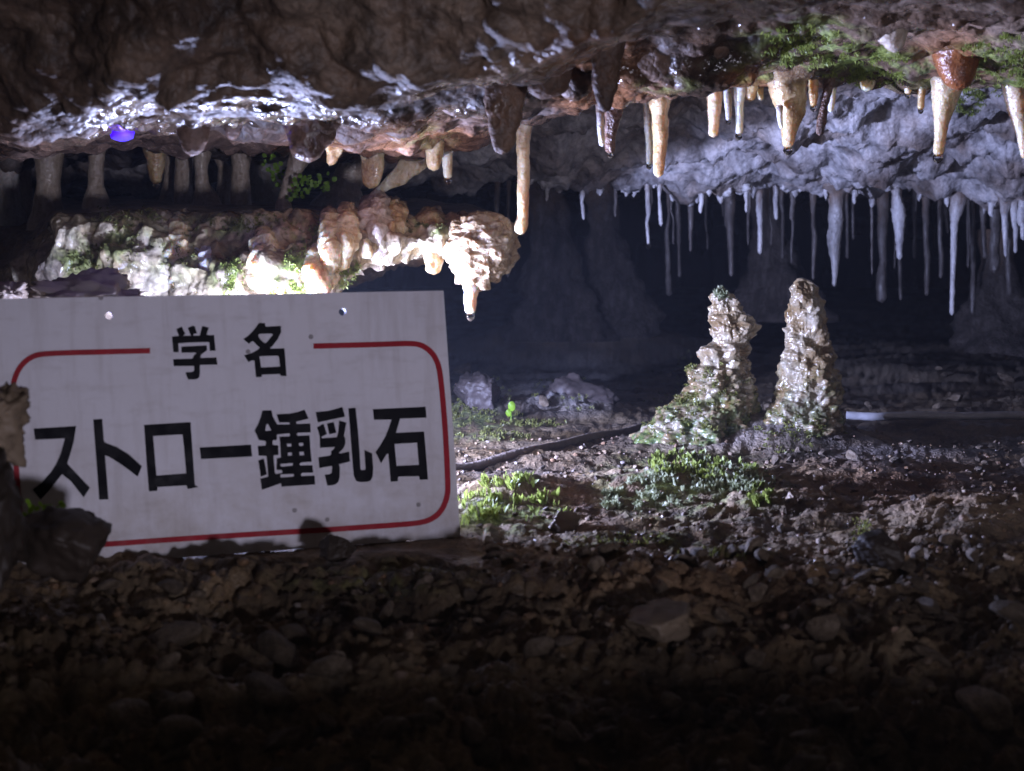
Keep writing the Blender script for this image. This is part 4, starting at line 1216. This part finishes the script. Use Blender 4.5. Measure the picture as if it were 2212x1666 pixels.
def build_sign():
    root = empty('sign', SO, label='white information sign with red border and black Japanese lettering', category='sign')
    root.matrix_world = SIGN_M
    outer = [on_sign(*p) for p in SCORN][::-1]
    # square the board up
    us = [p[0] for p in outer]; vs = [p[1] for p in outer]
    def circle(x, y, r=0.0027, k=16):
        c = on_sign(x, y)
        return [(c[0] + r * math.cos(2 * math.pi * i / k), c[1] + r * math.sin(2 * math.pi * i / k)) for i in range(k)]
    holes = [circle(236, 682), circle(740, 674)]
    link('panel', flat_mesh('panel', [[outer] + holes], M['panel'], -0.0045, 0.0), root)
    # red border
    def stroke(pts, w=11.6):
        q = []
        P = np.array(pts, float)
        # round off by subdividing (Chaikin), ends kept
        for _ in range(2):
            Q = [P[0]]
            for a, b in zip(P[:-1], P[1:]):
                Q += [a * .75 + b * .25, a * .25 + b * .75]
            Q.append(P[-1]); P = np.array(Q)
        T = np.gradient(P, axis=0); T /= np.linalg.norm(T, axis=1)[:, None]
        Nn = np.stack([-T[:, 1], T[:, 0]], 1) * w / 2
        ring = [tuple(p) for p in (P + Nn)] + [tuple(p) for p in (P - Nn)[::-1]]
        return [[on_sign(*p) for p in ring]]
    left = [(324, 758), (240, 760), (160, 762), (100, 764), (74, 768), (52, 782), (36, 804), (26, 838), (27, 900), (33, 980), (38, 1050), (44, 1120), (52, 1155), (72, 1176), (104, 1183), (160, 1180)]
    right = [(677, 748), (760, 746), (830, 744), (880, 742), (908, 744), (931, 759), (945, 782), (951, 810), (957, 870), (963, 950), (967, 1040), (967, 1068), (958, 1096), (942, 1116), (915, 1129), (860, 1134), (700, 1145), (543, 1154.5), (380, 1165), (237, 1175.5), (160, 1180)]
    link('border_line', flat_mesh('border_line', [stroke(left), stroke(right)], M['red'], 0.0002, 0.0005), root)
    K = 2212 / 4080
    def glyph(label, org, s, polys):
        out = []
        for rings in polys:
            out.append([[on_sign((org[0] + p[0] * s) * K, (org[1] + p[1] * s) * K) for p in r] for r in rings])
        o = link('character', flat_mesh('character', out, M['ink'], 0.0002, 0.0006), root)
        return o
    s1, s2, s3 = 250 / 1666, 280 / 1296, 480 / 2104
    glyph('gaku', (660, 1280), s1, [
        [[(165,412),(352,392),(280,212),(430,148),(515,340),(455,392),(668,390),(585,180),(722,122),(772,140),(825,325),(738,340),(738,390),(905,386),(965,140),(1000,132),(1142,175),(1085,362),(1160,376),(1285,370),(1300,560),(1325,785),(1170,790),(1160,570),(1120,555),(600,570),(335,592),(345,822),(205,825)]],
        [[(415,680),(1085,645),(1092,740),(1100,770),(950,880),(915,960),(940,980),(1345,965),(1372,1155),(905,1165),(908,1400),(890,1480),(850,1530),(760,1550),(600,1552),(560,1470),(525,1362),(700,1350),(745,1330),(760,1270),(750,1190),(215,1195),(198,1012),(700,998),(728,980),(735,930),(815,850),(800,835),(418,838)]]])
    glyph('mei', (940, 1270), s1, [
        [[(195,545),(330,450),(450,330),(540,220),(605,118),(770,122),(775,195),(800,215),(1175,195),(1192,215),(1195,360),(1110,540),(960,735),(910,770),(915,800),(1280,790),(1295,900),(1320,1250),(1340,1525),(1200,1525),(1160,1470),(680,1490),(685,1550),(530,1555),(510,1350),(490,1120),(420,1110),(330,1155),(215,975),(430,910),(590,820),(630,775),(560,710),(455,600),(410,610),(340,670)],
         [(585,450),(620,405),(940,400),(985,425),(800,650),(740,640),(640,550)],
         [(620,1000),(1090,985),(1140,1010),(1170,1275),(665,1300)]]])
    glyph('su', (100, 1640), s3, [[[(150,300),(890,255),(850,520),(800,700),(735,910),(1130,1330),(1020,1500),(800,1220),(645,1095),(560,1200),(400,1400),(270,1540),(130,1365),(300,1230),(450,1060),(540,920),(620,740),(695,470),(175,495)]]])
    glyph('to', (100, 1640), s3, [[[(1190,140),(1345,130),(1375,510),(1400,545),(1600,620),(1800,740),(2038,955),(1965,1138),(1700,940),(1480,800),(1395,765),(1455,1535),(1295,1540),(1240,800)]]])
    glyph('ro', (550, 1640), s3, [[[(105,235),(915,185),(950,700),(990,1280),(1050,1320),(870,1355),(840,1290),(335,1320),(335,1385),(190,1395),(150,900)], [(260,430),(775,400),(800,600),(840,1080),(320,1120)]]])
    glyph('bar', (550, 1640), s3, [[[(1075,630),(1970,580),(1990,785),(1100,832)]]])
    glyph('shou', (1000, 1610), s2, [
        [[(210,122),(375,118),(400,230),(480,380),(700,378),(720,360),(700,340),(520,342),(470,190),(700,180),(860,150),(985,105),(1060,270),(840,325),(830,350),(850,372),(1090,360),(1100,525),(870,530),(840,555),(860,590),(1080,578),(1090,800),(1118,1065),(920,1080),(890,1110),(910,1135),(1130,1130),(1145,1265),(940,1272),(915,1300),(930,1330),(1170,1322),(1180,1485),(560,1525),(555,1460),(200,1585),(170,1380),(315,1340),(310,1220),(285,960),(140,952),(125,775),(265,770),(275,720),(265,685),(145,665),(65,490),(130,370),(180,240)],
         [(475,565),(700,540),(725,565),(705,598),(520,605),(535,700),(550,960),(550,990),(475,1000),(470,1215),(570,1220),(575,1270),(470,1290),(440,1280),(430,1180),(412,950),(505,940),(500,765),(400,755),(395,690),(410,668),(475,665)],
         [(305,355),(375,490),(260,500),(275,400)],
         [(655,735),(740,730),(745,785),(670,790)], [(880,720),(960,720),(965,770),(885,778)], [(675,900),(750,893),(755,950),(680,958)], [(890,885),(970,880),(980,945),(895,950)],
         [(545,1105),(770,1090),(775,1110),(765,1140),(560,1160),(540,1140)], [(540,1300),(780,1290),(790,1315),(780,1340),(545,1358)]],
        [[(135,1045),(235,1005),(290,1300),(180,1340)]]])
    glyph('nyuu', (1240, 1610), s2, [
        [[(80,150),(300,130),(450,95),(570,55),(620,235),(380,285),(120,340)]],
        [[(105,430),(225,365),(285,555),(190,605),(190,632),(470,615),(500,500),(515,305),(645,345),(600,590),(625,640),(625,740),(590,820),(510,900),(530,915),(695,880),(712,1060),(510,1115),(525,1180),(522,1350),(500,1430),(450,1480),(390,1500),(295,1505),(248,1305),(340,1295),(375,1270),(385,1150),(360,1145),(150,1180),(130,985),(350,950),(370,910),(365,870),(400,850),(435,795),(160,808),(155,590)]],
        [[(290,360),(410,335),(460,530),(330,560)]],
        [[(683,80),(815,70),(860,500),(890,900),(905,1200),(930,1222),(990,1215),(1000,1190),(980,850),(1120,910),(1140,1180),(1130,1330),(1095,1410),(1030,1435),(900,1442),(830,1420),(785,1330),(770,1180)]]])
    glyph('seki', (1470, 1600), s2, [
        [[(72,145),(1040,98),(1058,298),(570,318),(495,580),(1012,555),(1040,850),(1085,1440),(938,1445),(920,1378),(560,1385),(530,1400),(530,1470),(400,1482),(355,960),(320,975),(220,1140),(120,935),(200,820),(300,650),(360,500),(415,335),(90,338)],
         [(468,785),(885,760),(920,1170),(505,1190)]]])
    return root
build_sign()

# ------------------------------------------------------------------ assumed lamps behind the sign (hidden from here by the board), added fill lamp
def assumed_lamp(name, label, pos, aim, watts, col, rad, spread=None, blend=0.6):  # housing, lens and bracket are made up around unseen light sources
    root = empty(name, pos, label=label, category='lamp')
    z = Vector(aim).normalized()
    root.rotation_euler = z.to_track_quat('Z', 'Y').to_euler()
    link('housing', lathe('housing', [(0.0001, -0.030), (0.010, -0.030), (0.016, -0.022), (0.019, -0.004), (0.0195, 0.000), (0.018, 0.000), (0.0175, -0.003), (0.0001, -0.003)], M['lamp_body']), root)
    link('lens', lathe('lens', [(0.0001, -0.0012), (0.010, -0.0014), (0.0172, -0.0022)], glow(name + '_lens', col, 6.0)), root)
    link('bracket', lathe('bracket', [(0.0045, -0.075), (0.0040, -0.030), (0.0001, -0.0295)], M['lamp_body'], 12), root)
    ld = bpy.data.lights.new(name + '_light', 'SPOT' if spread else 'POINT')
    ld.energy = watts; ld.color = col; ld.shadow_soft_size = rad
    if spread:
        ld.spot_size = math.radians(spread); ld.spot_blend = blend
    lo = bpy.data.objects.new(name + '_light', ld)
    COL.objects.link(lo); lo.parent = root
    lo.location = (0, 0, rad + 0.003)
    if spread:
        lo.rotation_euler = (math.pi, 0, 0)
    return root
assumed_lamp('assumed_lamp', 'assumed small black flood lamp under the ledge behind the left half of the sign', px(*LEDGE_LAMP[0]), (0.1, 0.5, 0.85), LEDGE_LAMP[1], LAMP_COL, 0.012)  # lamp assumed from the light on the ledge
assumed_lamp('assumed_lamp', 'added second small black flood lamp on the floor behind the left part of the sign', px(*WALL_LAMP[0]), WALL_AIM, WALL_LAMP[1], LAMP_COL, 0.012, WALL_CONE, 0.7)  # added to brighten the pale wall and stalactites at the right
assumed_lamp('added_fill_lamp', 'small black fill spot lamp added behind the viewer', FILL_LAMP, FILL_AIM, FILL_W, FILL_COL, 0.05, FILL_CONE, 1.0)  # fill spot added out of view to brighten the sign front

# ------------------------------------------------------------------ stones
def stone_shape(seed, sub, cuts=11, flat=0.7):
    V, F = ico(sub)
    rs = np.random.default_rng(seed)
    P = V.copy()
    for _ in range(cuts):                                   # break off planes for an angular stone
        n = rs.normal(size=3); n /= np.linalg.norm(n)
        h = rs.uniform(0.45, 0.8)
        d = P @ n - h
        P -= np.clip(d, 0, None)[:, None] * n * 0.92
    P *= 1 + 0.10 * fbm(V * 1.6 + seed, 3)[:, None] + (0.05 * fbm(V * 5 + seed, 2)[:, None] if sub > 2 else 0)
    P *= np.array([1, rs.uniform(0.65, 0.9), flat * rs.uniform(0.75, 1.1)])
    return P, F

STONES = []
for i in range(12):
    P, F = stone_shape(40 + i, 3)
    STONES.append(new_mesh('stone', P, F, M['stone']))

def place_stone(mesh, x, Y, w, label, rot=None, sink=0.3, scale=(1, 1, 1), name='stone', mat=None, group=None, tilt=0.25, z=None):
    X = (x - CX) / FPX * Y / cosP
    r = psize(w, Y) / 2
    z = floor_z(X, Y)[0] if z is None else z
    o = link(name, mesh, label=label, category='stone')
    if group: o['group'] = group
    o.location = (X, Y, z + r * 0.62 * scale[2] * (1 - sink * 1.6))
    o.scale = (r * scale[0], r * scale[1], r * scale[2])
    o.rotation_euler = (random.uniform(-tilt, tilt), random.uniform(-tilt, tilt), random.uniform(0, 6.28) if rot is None else rot)
    return o

def big_stone(label, pts, Y, depth, seed, mat='stone', name='boulder', rough=0.2, lump=0.0):
    """a boulder that fills the picture box (x0, y0, x1, y1) at distance Y"""
    x0, y0, x1, y1 = pts
    P, F = stone_shape(seed, 5, 9, 1.0)
    P = P / np.abs(P).max(0)
    P *= 1 + rough * 0.8 * fbm(P * 2.2 + seed, 4)[:, None] + 0.05 * fbm(P * 9 + seed, 2)[:, None]
    if lump:
        P *= 1 + lump * (0.6 - worley(P * 3.4 + seed, seed)[0])[:, None] + 0.6 * lump * (0.6 - worley(P * 9 + seed, seed)[0])[:, None]
    a = px(x0, y0, Y); b = px(x1, y1, Y)
    c = (a + b) / 2
    S = np.array([(b[0] - a[0]) / 2, depth, (a[2] - b[2]) / 2])
    me = new_mesh(name, P * S, F, M[mat])
    o = link(name, me, label=label, category='rock')
    o.location = c
    return o
big_stone('dark boulder covering the lower left corner of the sign', (36, 1096, 246, 1300), 1.015, 0.035, 5, mat='black_stone')
big_stone('knobbly brown rock pillar at the left border in front of the sign', (-90, 985, 62, 1300), 0.97, 0.04, 8, rough=0.5, lump=0.2, mat='black_stone')
big_stone('brown rock lump stacked on the pillar at the left border', (-80, 820, 68, 1010), 0.98, 0.03, 12, rough=0.6, lump=0.25)
big_stone('crusty purple grey mound behind the cable', (1150, 808, 1325, 925), 2.05, 0.045, 61, mat='pale_stone', lump=0.22)
big_stone('lower crusty mound right beside the sign, behind the moss', (980, 805, 1100, 915), 1.98, 0.045, 63, mat='pale_stone', lump=0.22)
big_stone('small black stone leaning against the lower edge of the sign', (684, 1152, 768, 1212), 1.125, 0.012, 15, mat='black_stone')
big_stone('round dark boulder with a mossy rim on the right foreground', (1838, 1146, 1968, 1246), 1.10, 0.02, 17, mat='black_stone')
big_stone('slanting tan rock splinter in front of the moss slab', (1655, 1062, 1800, 1160), 1.30, 0.02, 19)
big_stone('dark rock hump left of the lit ledge, behind the sign edge', (60, 592, 330, 700), 1.44, 0.03, 23, rough=0.7, lump=0.35)
big_stone('small rusty rock at the left border just above the sign', (-60, 590, 60, 690), 1.40, 0.03, 29, rough=0.6, lump=0.3)
big_stone('dark wet stone behind the grassy moss beside the sign', (1085, 1030, 1215, 1085), 1.42, 0.02, 31)
big_stone('dark stone in front of the grassy moss beside the sign', (1182, 1105, 1255, 1165), 1.27, 0.016, 33)
big_stone('flat slab with moss growing on top, right of the sign', (1360, 1030, 1670, 1100), 1.43, 0.05, 37)
big_stone('long flat grey stone low in the middle foreground', (1350, 1300, 1520, 1380), 0.99, 0.03, 41)

# loose stones, the ones that show
LANDMARKS = [(130, 1300, 'the dark boulder at the lower left'), (480, 1290, 'the lower left edge of the sign'), (560, 1480, 'the bottom left of the view'),
             (760, 1240, 'the small black stone at the sign'), (850, 1450, 'the rubble under the middle of the sign'), (1000, 1230, 'the lower right corner of the sign'),
             (1130, 1090, 'the grassy moss beside the sign'), (1120, 1330, 'the rubble slope below the sign corner'), (1250, 1500, 'the bottom middle of the view'),
             (1300, 1000, 'the cable'), (1430, 1340, 'the long flat grey stone'), (1480, 1130, 'the moss slab'), (1560, 1230, 'the foot of the moss slab'),
             (1600, 990, 'the foot of the left stalagmite'), (1780, 1010, 'the foot of the right stalagmite'), (1730, 1110, 'the slanting tan splinter'),
             (1700, 1350, 'the lower right rubble'), (1900, 1230, 'the round dark boulder'), (1960, 1060, 'the bare crust right of the stalagmites'),
             (2000, 940, 'the pale pipe'), (2130, 1150, 'the right border above the boulder'), (2100, 1350, 'the lower right corner'), (1900, 830, 'the dark floor behind the pipe'),
             (1100, 830, 'the pale mound behind the cable'), (1400, 780, 'the dark floor left of the stalagmites')]
def scatter_stones():
    rs = random.Random(11)
    items = []
    zones = [(80, 200, 1000, 0.82, 1.08, 30, 150), (115, 1000, 2240, 0.84, 1.16, 26, 150), (34, 1000, 1500, 1.2, 1.62, 9, 30),
             (42, 1640, 2240, 1.18, 1.75, 12, 46), (26, 1000, 2240, 1.9, 2.8, 20, 60)]
    for n, xa, xb, Ya, Yb, wa, wb in zones:
        for i in range(n):
            x = rs.uniform(xa, xb); Y = rs.uniform(Ya, Yb)
            w = wa + (wb - wa) * rs.random() ** 2.0
            if Y > 1.02: w = min(w, 58)
            items.append((w, x, Y))
    XX = np.array([(x - CX) / FPX * Y / cosP for w, x, Y in items]); ZZ = floor_z(XX, np.array([q[2] for q in items]))
    zof = {q: zz for q, zz in zip(items, ZZ)}
    by = {}
    for w, x, Y in items:
        X = (x - CX) / FPX * Y / cosP
        u, v = picture_xy(np.array([[X, Y, np.interp(Y, FY, FZ)]]))
        k = min(range(len(LANDMARKS)), key=lambda j: (LANDMARKS[j][0] - u[0]) ** 2 + 2.2 * (LANDMARKS[j][1] - v[0]) ** 2)
        by.setdefault(k, []).append((w, x, Y))
    rank = ['largest', 'second largest', 'third largest', 'fourth largest', 'fifth largest']
    for k in sorted(by):
        for i, (w, x, Y) in enumerate(sorted(by[k], reverse=True)):
            lab = ('%s loose stone near %s' % (rank[i], LANDMARKS[k][2])) if i < 5 else 'one of the small loose stones near %s' % LANDMARKS[k][2]
            place_stone(STONES[rs.randrange(12)], x, Y, w, lab, group='loose stones near ' + LANDMARKS[k][2].replace('the ', ''), scale=(rs.uniform(.8, 1.4), rs.uniform(.7, 1.1), rs.uniform(.5, 1.05)), sink=rs.uniform(-0.1, 0.28), tilt=0.5, z=zof[(w, x, Y)])
scatter_stones()

def pebbles():
    V0, F0 = ico(1)
    vars_ = [stone_shape(200 + k, 1, 5)[0] for k in range(6)]
    rs = np.random.default_rng(5)
    n = 5200
    Y = 0.72 + 1.0 * rs.random(n) ** 1.25
    x = rs.uniform(-250, 2480, n)
    X = (x - CX) / FPX * Y / cosP
    r = (0.0014 + 0.0042 * rs.random(n) ** 3) * (0.8 + 0.3 * (Y < 1.15))
    keep = ~((X < on_edge(Y)) & (Y > 1.10) & (Y < 1.30))
    Y, X, r = Y[keep], X[keep], r[keep]; n = len(Y)
    Z = floor_z(X, Y)
    V = np.zeros((n, len(V0), 3)); 
    for k in range(6):
        idx = np.arange(k, n, 6)
        a = rs.uniform(0, 6.28, len(idx)); ca, sa = np.cos(a), np.sin(a)
        B = vars_[k]
        bx = B[None, :, 0] * ca[:, None] - B[None, :, 1] * sa[:, None]
        by = B[None, :, 0] * sa[:, None] + B[None, :, 1] * ca[:, None]
        V[idx] = np.stack([bx, by, np.repeat(B[None, :, 2], len(idx), 0)], -1) * r[idx][:, None, None]
    V += np.stack([X, Y, Z + r * 0.25], -1)[:, None, :]
    F = (F0[None] + (np.arange(n) * len(V0))[:, None, None]).reshape(-1, 3)
    me = new_mesh('gravel', V.reshape(-1, 3), F, M['floor'])
    rep = lambda v: np.repeat(v, len(V0))
    rock_attrs(me, V.reshape(-1, 3), 0.4, None, rep(rs.random(n) ** 4 * 0.35), rep(rs.random(n) ** 2 * 0.4), None)
    link('gravel', me, kind='stuff', label='fine brown gravel strewn over the cave floor', category='gravel')
def on_edge(Y):
    return 0.0
pebbles()

# ------------------------------------------------------------------ cable and pipe on the floor
def floor_line(name, label, cat, pts, r, mat, lift=0.6):
    P = []
    for x, Y in pts:
        X = (x - CX) / FPX * Y / cosP
        P.append((X, Y))
    P = np.array(P); L = np.linspace(0, len(P) - 1, 70)
    X = np.interp(L, range(len(P)), P[:, 0]); Y = np.interp(L, range(len(P)), P[:, 1])
    k = np.hanning(11); k /= k.sum()
    z = floor_z(X, Y)
    z = np.convolve(np.pad(z, 5, mode='edge'), k, 'valid')
    z = np.maximum(z, floor_z(X, Y) - r * 0.7)
    z = np.convolve(np.pad(z, 5, mode='edge'), k, 'valid') + r * lift
    me, _ = tube_mesh(name, np.stack([X, Y, z], 1), np.full(len(X), r), M[mat], seg=16, rough=0.07, round_tip=False, step=0.004, seed=3)
    return link(name, me, label=label, category=cat)
floor_line('cable', 'thick dark cable lying on the floor from the sign toward the stalagmites', 'cable', [(900, 1.50), (990, 1.53), (1150, 1.60), (1300, 1.74), (1430, 1.86), (1500, 1.95)], 0.0044, 'cable', 0.45)
floor_line('pipe', 'pale shiny pipe lying on the floor at the right border', 'pipe', [(1830, 1.90), (1900, 1.90), (2050, 1.885), (2212, 1.87), (2500, 1.84)], 0.0046, 'pipe', 2.2)

# ------------------------------------------------------------------ moss and leaves
BVH = make_bvh()
def moss(label, blobs, count, mat, size=(0.0016, 0.0036), leaves=8, upright=0.5, width=0.38, name='moss', hang=0.0):
    """leafy tufts grown on whatever rock lies inside the soft picture patches"""
    rs = random.Random(stalactite.n); stalactite.n += 1
    V, F = [], []
    for i in range(count):
        bx, by, rx, ry = rs.choice(blobs)
        a = rs.uniform(0, 6.283); q = rs.random() ** 0.6 * 1.3
        loc, nor = hit(bx + rx * q * math.cos(a), by + ry * q * math.sin(a))
        if loc is None: continue
        if fbm(np.array([loc[:]]) * 55 + 3, 2)[0] < rs.uniform(-0.25, 0.2): continue
        for j in range(leaves):
            d = nor * 1.0 + Vector((rs.gauss(0, .6), rs.gauss(0, .6), rs.gauss(0, .6)))
            d += Vector((0, 0, upright - hang)); d.normalize()
            L = rs.uniform(*size); w = L * width
            side = d.cross(Vector((rs.gauss(0, 1), rs.gauss(0, 1), rs.gauss(0, 1)))).normalized() * w
            b0 = loc + Vector((rs.gauss(0, .0012), rs.gauss(0, .0012), rs.gauss(0, .0008)))
            bend = Vector((0, 0, -0.15 * L))
            o = len(V)
            V += [b0 - nor * 0.0005, b0 + d * L * .5 + side * .5, b0 + d * L + bend, b0 + d * L * .5 - side * .5]
            F.append((o, o + 1, o + 2, o + 3))
    if not F:
        return None
    me = new_mesh(name, np.array([v[:] for v in V]), np.array(F), M[mat], shade=False)
    return link(name, me, kind='stuff', label=label, category='moss')
moss('bright green moss under the upper right roof', [(1740, 95, 80, 35), (1850, 135, 90, 25), (1690, 110, 50, 25), (1890, 165, 60, 18)], 700, 'moss', upright=0, hang=0.3)
moss('bright green moss under the roof at the right border', [(2130, 150, 60, 50), (2190, 130, 40, 50), (2090, 215, 30, 25)], 600, 'moss', upright=0, hang=0.3)
moss('yellow green moss on the lit ledge face', [(505, 600, 22, 40), (640, 590, 30, 45), (690, 520, 40, 30), (745, 585, 25, 30), (620, 640, 40, 18)], 800, 'moss', upright=0, hang=0.4)
moss('sparse olive moss along the top of the ledge face', [(480, 485, 110, 14), (270, 470, 60, 20), (185, 570, 40, 30), (930, 490, 45, 16), (560, 490, 60, 20), (240, 530, 60, 40), (380, 540, 40, 30)], 620, 'moss_olive', upright=0.2)
moss('grassy bright moss beside the sign', [(1100, 1090, 90, 22), (1040, 1105, 45, 30), (1170, 1110, 40, 18), (1100, 1050, 50, 10)], 200, 'moss', size=(0.004, 0.011), upright=1.6, leaves=6, width=0.26)
moss('bluish moss cushion on the flat slab', [(1500, 1030, 110, 30), (1420, 1060, 70, 30), (1600, 1040, 60, 22), (1350, 1085, 40, 20)], 480, 'moss_blue', size=(0.003, 0.007), upright=0.8)
moss('green moss shoots on the flat slab', [(1470, 1005, 60, 22), (1560, 1020, 60, 18), (1640, 1075, 22, 16)], 260, 'moss', size=(0.004, 0.009), upright=1.2)
moss('low olive moss on the floor behind the cable', [(1235, 850, 70, 30), (1040, 850, 50, 30), (1050, 905, 70, 18), (1010, 880, 40, 24), (1060, 940, 80, 10), (1150, 915, 60, 6)], 520, 'moss_olive', upright=0.6, size=(0.002, 0.0045))
moss('scattered moss in the rubble right of the sign', [(1400, 1165, 60, 14), (1540, 1190, 70, 16), (1280, 1175, 80, 10), (1860, 1160, 16, 30)], 160, 'moss_olive', upright=0.8)
moss('moss tuft on the tip of the left stalagmite', [(1546, 632, 10, 12), (1553, 640, 10, 8)], 60, 'moss_blue', upright=1.2, size=(0.003, 0.007))
moss('dark moss shreds on the stalagmite feet', [(1470, 900, 70, 50), (1560, 860, 50, 60), (1700, 930, 60, 40), (1480, 820, 20, 50)], 420, 'moss_olive', upright=0.3, size=(0.002, 0.005))

def leafy(label, blobs, count, Y, size=0.005, name='leaf_spray'):
    rs = random.Random(91 + count)
    V, F = [], []
    for i in range(count):
        bx, by, rx, ry = rs.choice(blobs)
        a = rs.uniform(0, 6.283); q = math.sqrt(rs.random())
        c = Vector(px(bx + rx * q * math.cos(a), by + ry * q * math.sin(a), Y + rs.uniform(-.012, .012)))
        L = size * rs.uniform(.7, 1.3)
        d = Vector((rs.gauss(0, 1), rs.gauss(0, .6), rs.gauss(0, 1))).normalized()
        s = d.cross(Vector((rs.gauss(0, .4), 1, rs.gauss(0, .4)))).normalized() * L * .42
        o = len(V)
        V += [c, c + d * L * .35 + s, c + d * L * .75 + s * .8, c + d * L, c + d * L * .75 - s * .8, c + d * L * .35 - s]
        F += [(o, o + 1, o + 2, o + 5), (o + 5, o + 2, o + 3, o + 4)]
    me = new_mesh(name, np.array([v[:] for v in V]), np.array(F), M['leaf'], shade=False)
    return link(name, me, label=label, category='plant')
leafy('spray of small bright leaves beside the wide pale slab column', [(590, 350, 18, 30), (605, 385, 16, 30)], 46, 1.70)
leafy('spray of small bright leaves hanging below the brown lobe', [(660, 395, 26, 20), (700, 395, 22, 18), (640, 415, 20, 16)], 60, 1.66)
leafy('small lit leaves on top of the dark boulder', [(60, 1105, 30, 14), (110, 1100, 30, 12), (20, 1130, 20, 12)], 40, 1.03, 0.004)

def single_leaf():
    o0 = px(1103, 922, 1.90)
    X = o0[0]; z = floor_z(X, 1.90)[0]
    b = np.array([X, 1.90, z])
    h = psize(40, 1.9)
    def blob(cx, cz, rx, rz):
        th = np.linspace(0, 2 * np.pi, 14, endpoint=False)
        return np.stack([b[0] + cx + rx * np.cos(th), b[1] + 0.0015 * np.sin(th * 2), b[2] + cz + rz * np.sin(th)], 1)
    root = empty('seedling', b, label='single bright green leaf standing on the floor right of the sign', category='plant')
    st, _ = tube_mesh('stem', [[0, 0, -0.002], [0.0008, 0, h * .25], [0, 0, h * .5]], [0.0006, 0.0006, 0.0005], M['leaf'], seg=8, rough=0)
    link('stem', st, root)
    for cx, cz, rx, rz in ((0.0012, h * .78, .0042, .0058), (-0.0022, h * .42, .0034, .0042)):
        P = blob(cx, cz, rx, rz) - b
        P2 = P + np.array([0, 0.0005, 0])
        V = np.concatenate([P, P2, [P.mean(0) + np.array([0, -.0012, 0])]])
        F = [(i, (i + 1) % 14, 28) for i in range(14)] + [(i, 14 + i, 14 + (i + 1) % 14) for i in range(14)]
        link('leaf', new_mesh('leaf', V, np.array(F), M['leaf']), root)
single_leaf()

# ------------------------------------------------------------------ damp air of the cave
def haze():
    x0, x1, y0, y1, z0, z1 = -9.0, 9.0, -4.0, 8.5, -2.2, 1.6
    V = np.array([(x, y, z) for x in (x0, x1) for y in (y0, y1) for z in (z0, z1)])
    F = np.array([(0, 1, 3, 2), (4, 6, 7, 5), (0, 4, 5, 1), (2, 3, 7, 6), (0, 2, 6, 4), (1, 5, 7, 3)])
    m = bpy.data.materials.new('damp_cave_air'); m.use_nodes = True
    nt = m.node_tree
    nt.nodes.remove(nt.nodes['Principled BSDF'])
    v = nt.nodes.new('ShaderNodeVolumePrincipled')
    v.inputs['Color'].default_value = (0.80, 0.84, 1.0, 1)
    v.inputs['Density'].default_value = 0.014
    v.inputs['Anisotropy'].default_value = 0.2
    nt.links.new(v.outputs[0], nt.nodes['Material Output'].inputs['Volume'])
    link('haze', new_mesh('haze', V, F, m, shade=False), kind='stuff', label='thin damp haze filling the cave air', category='haze')
haze()
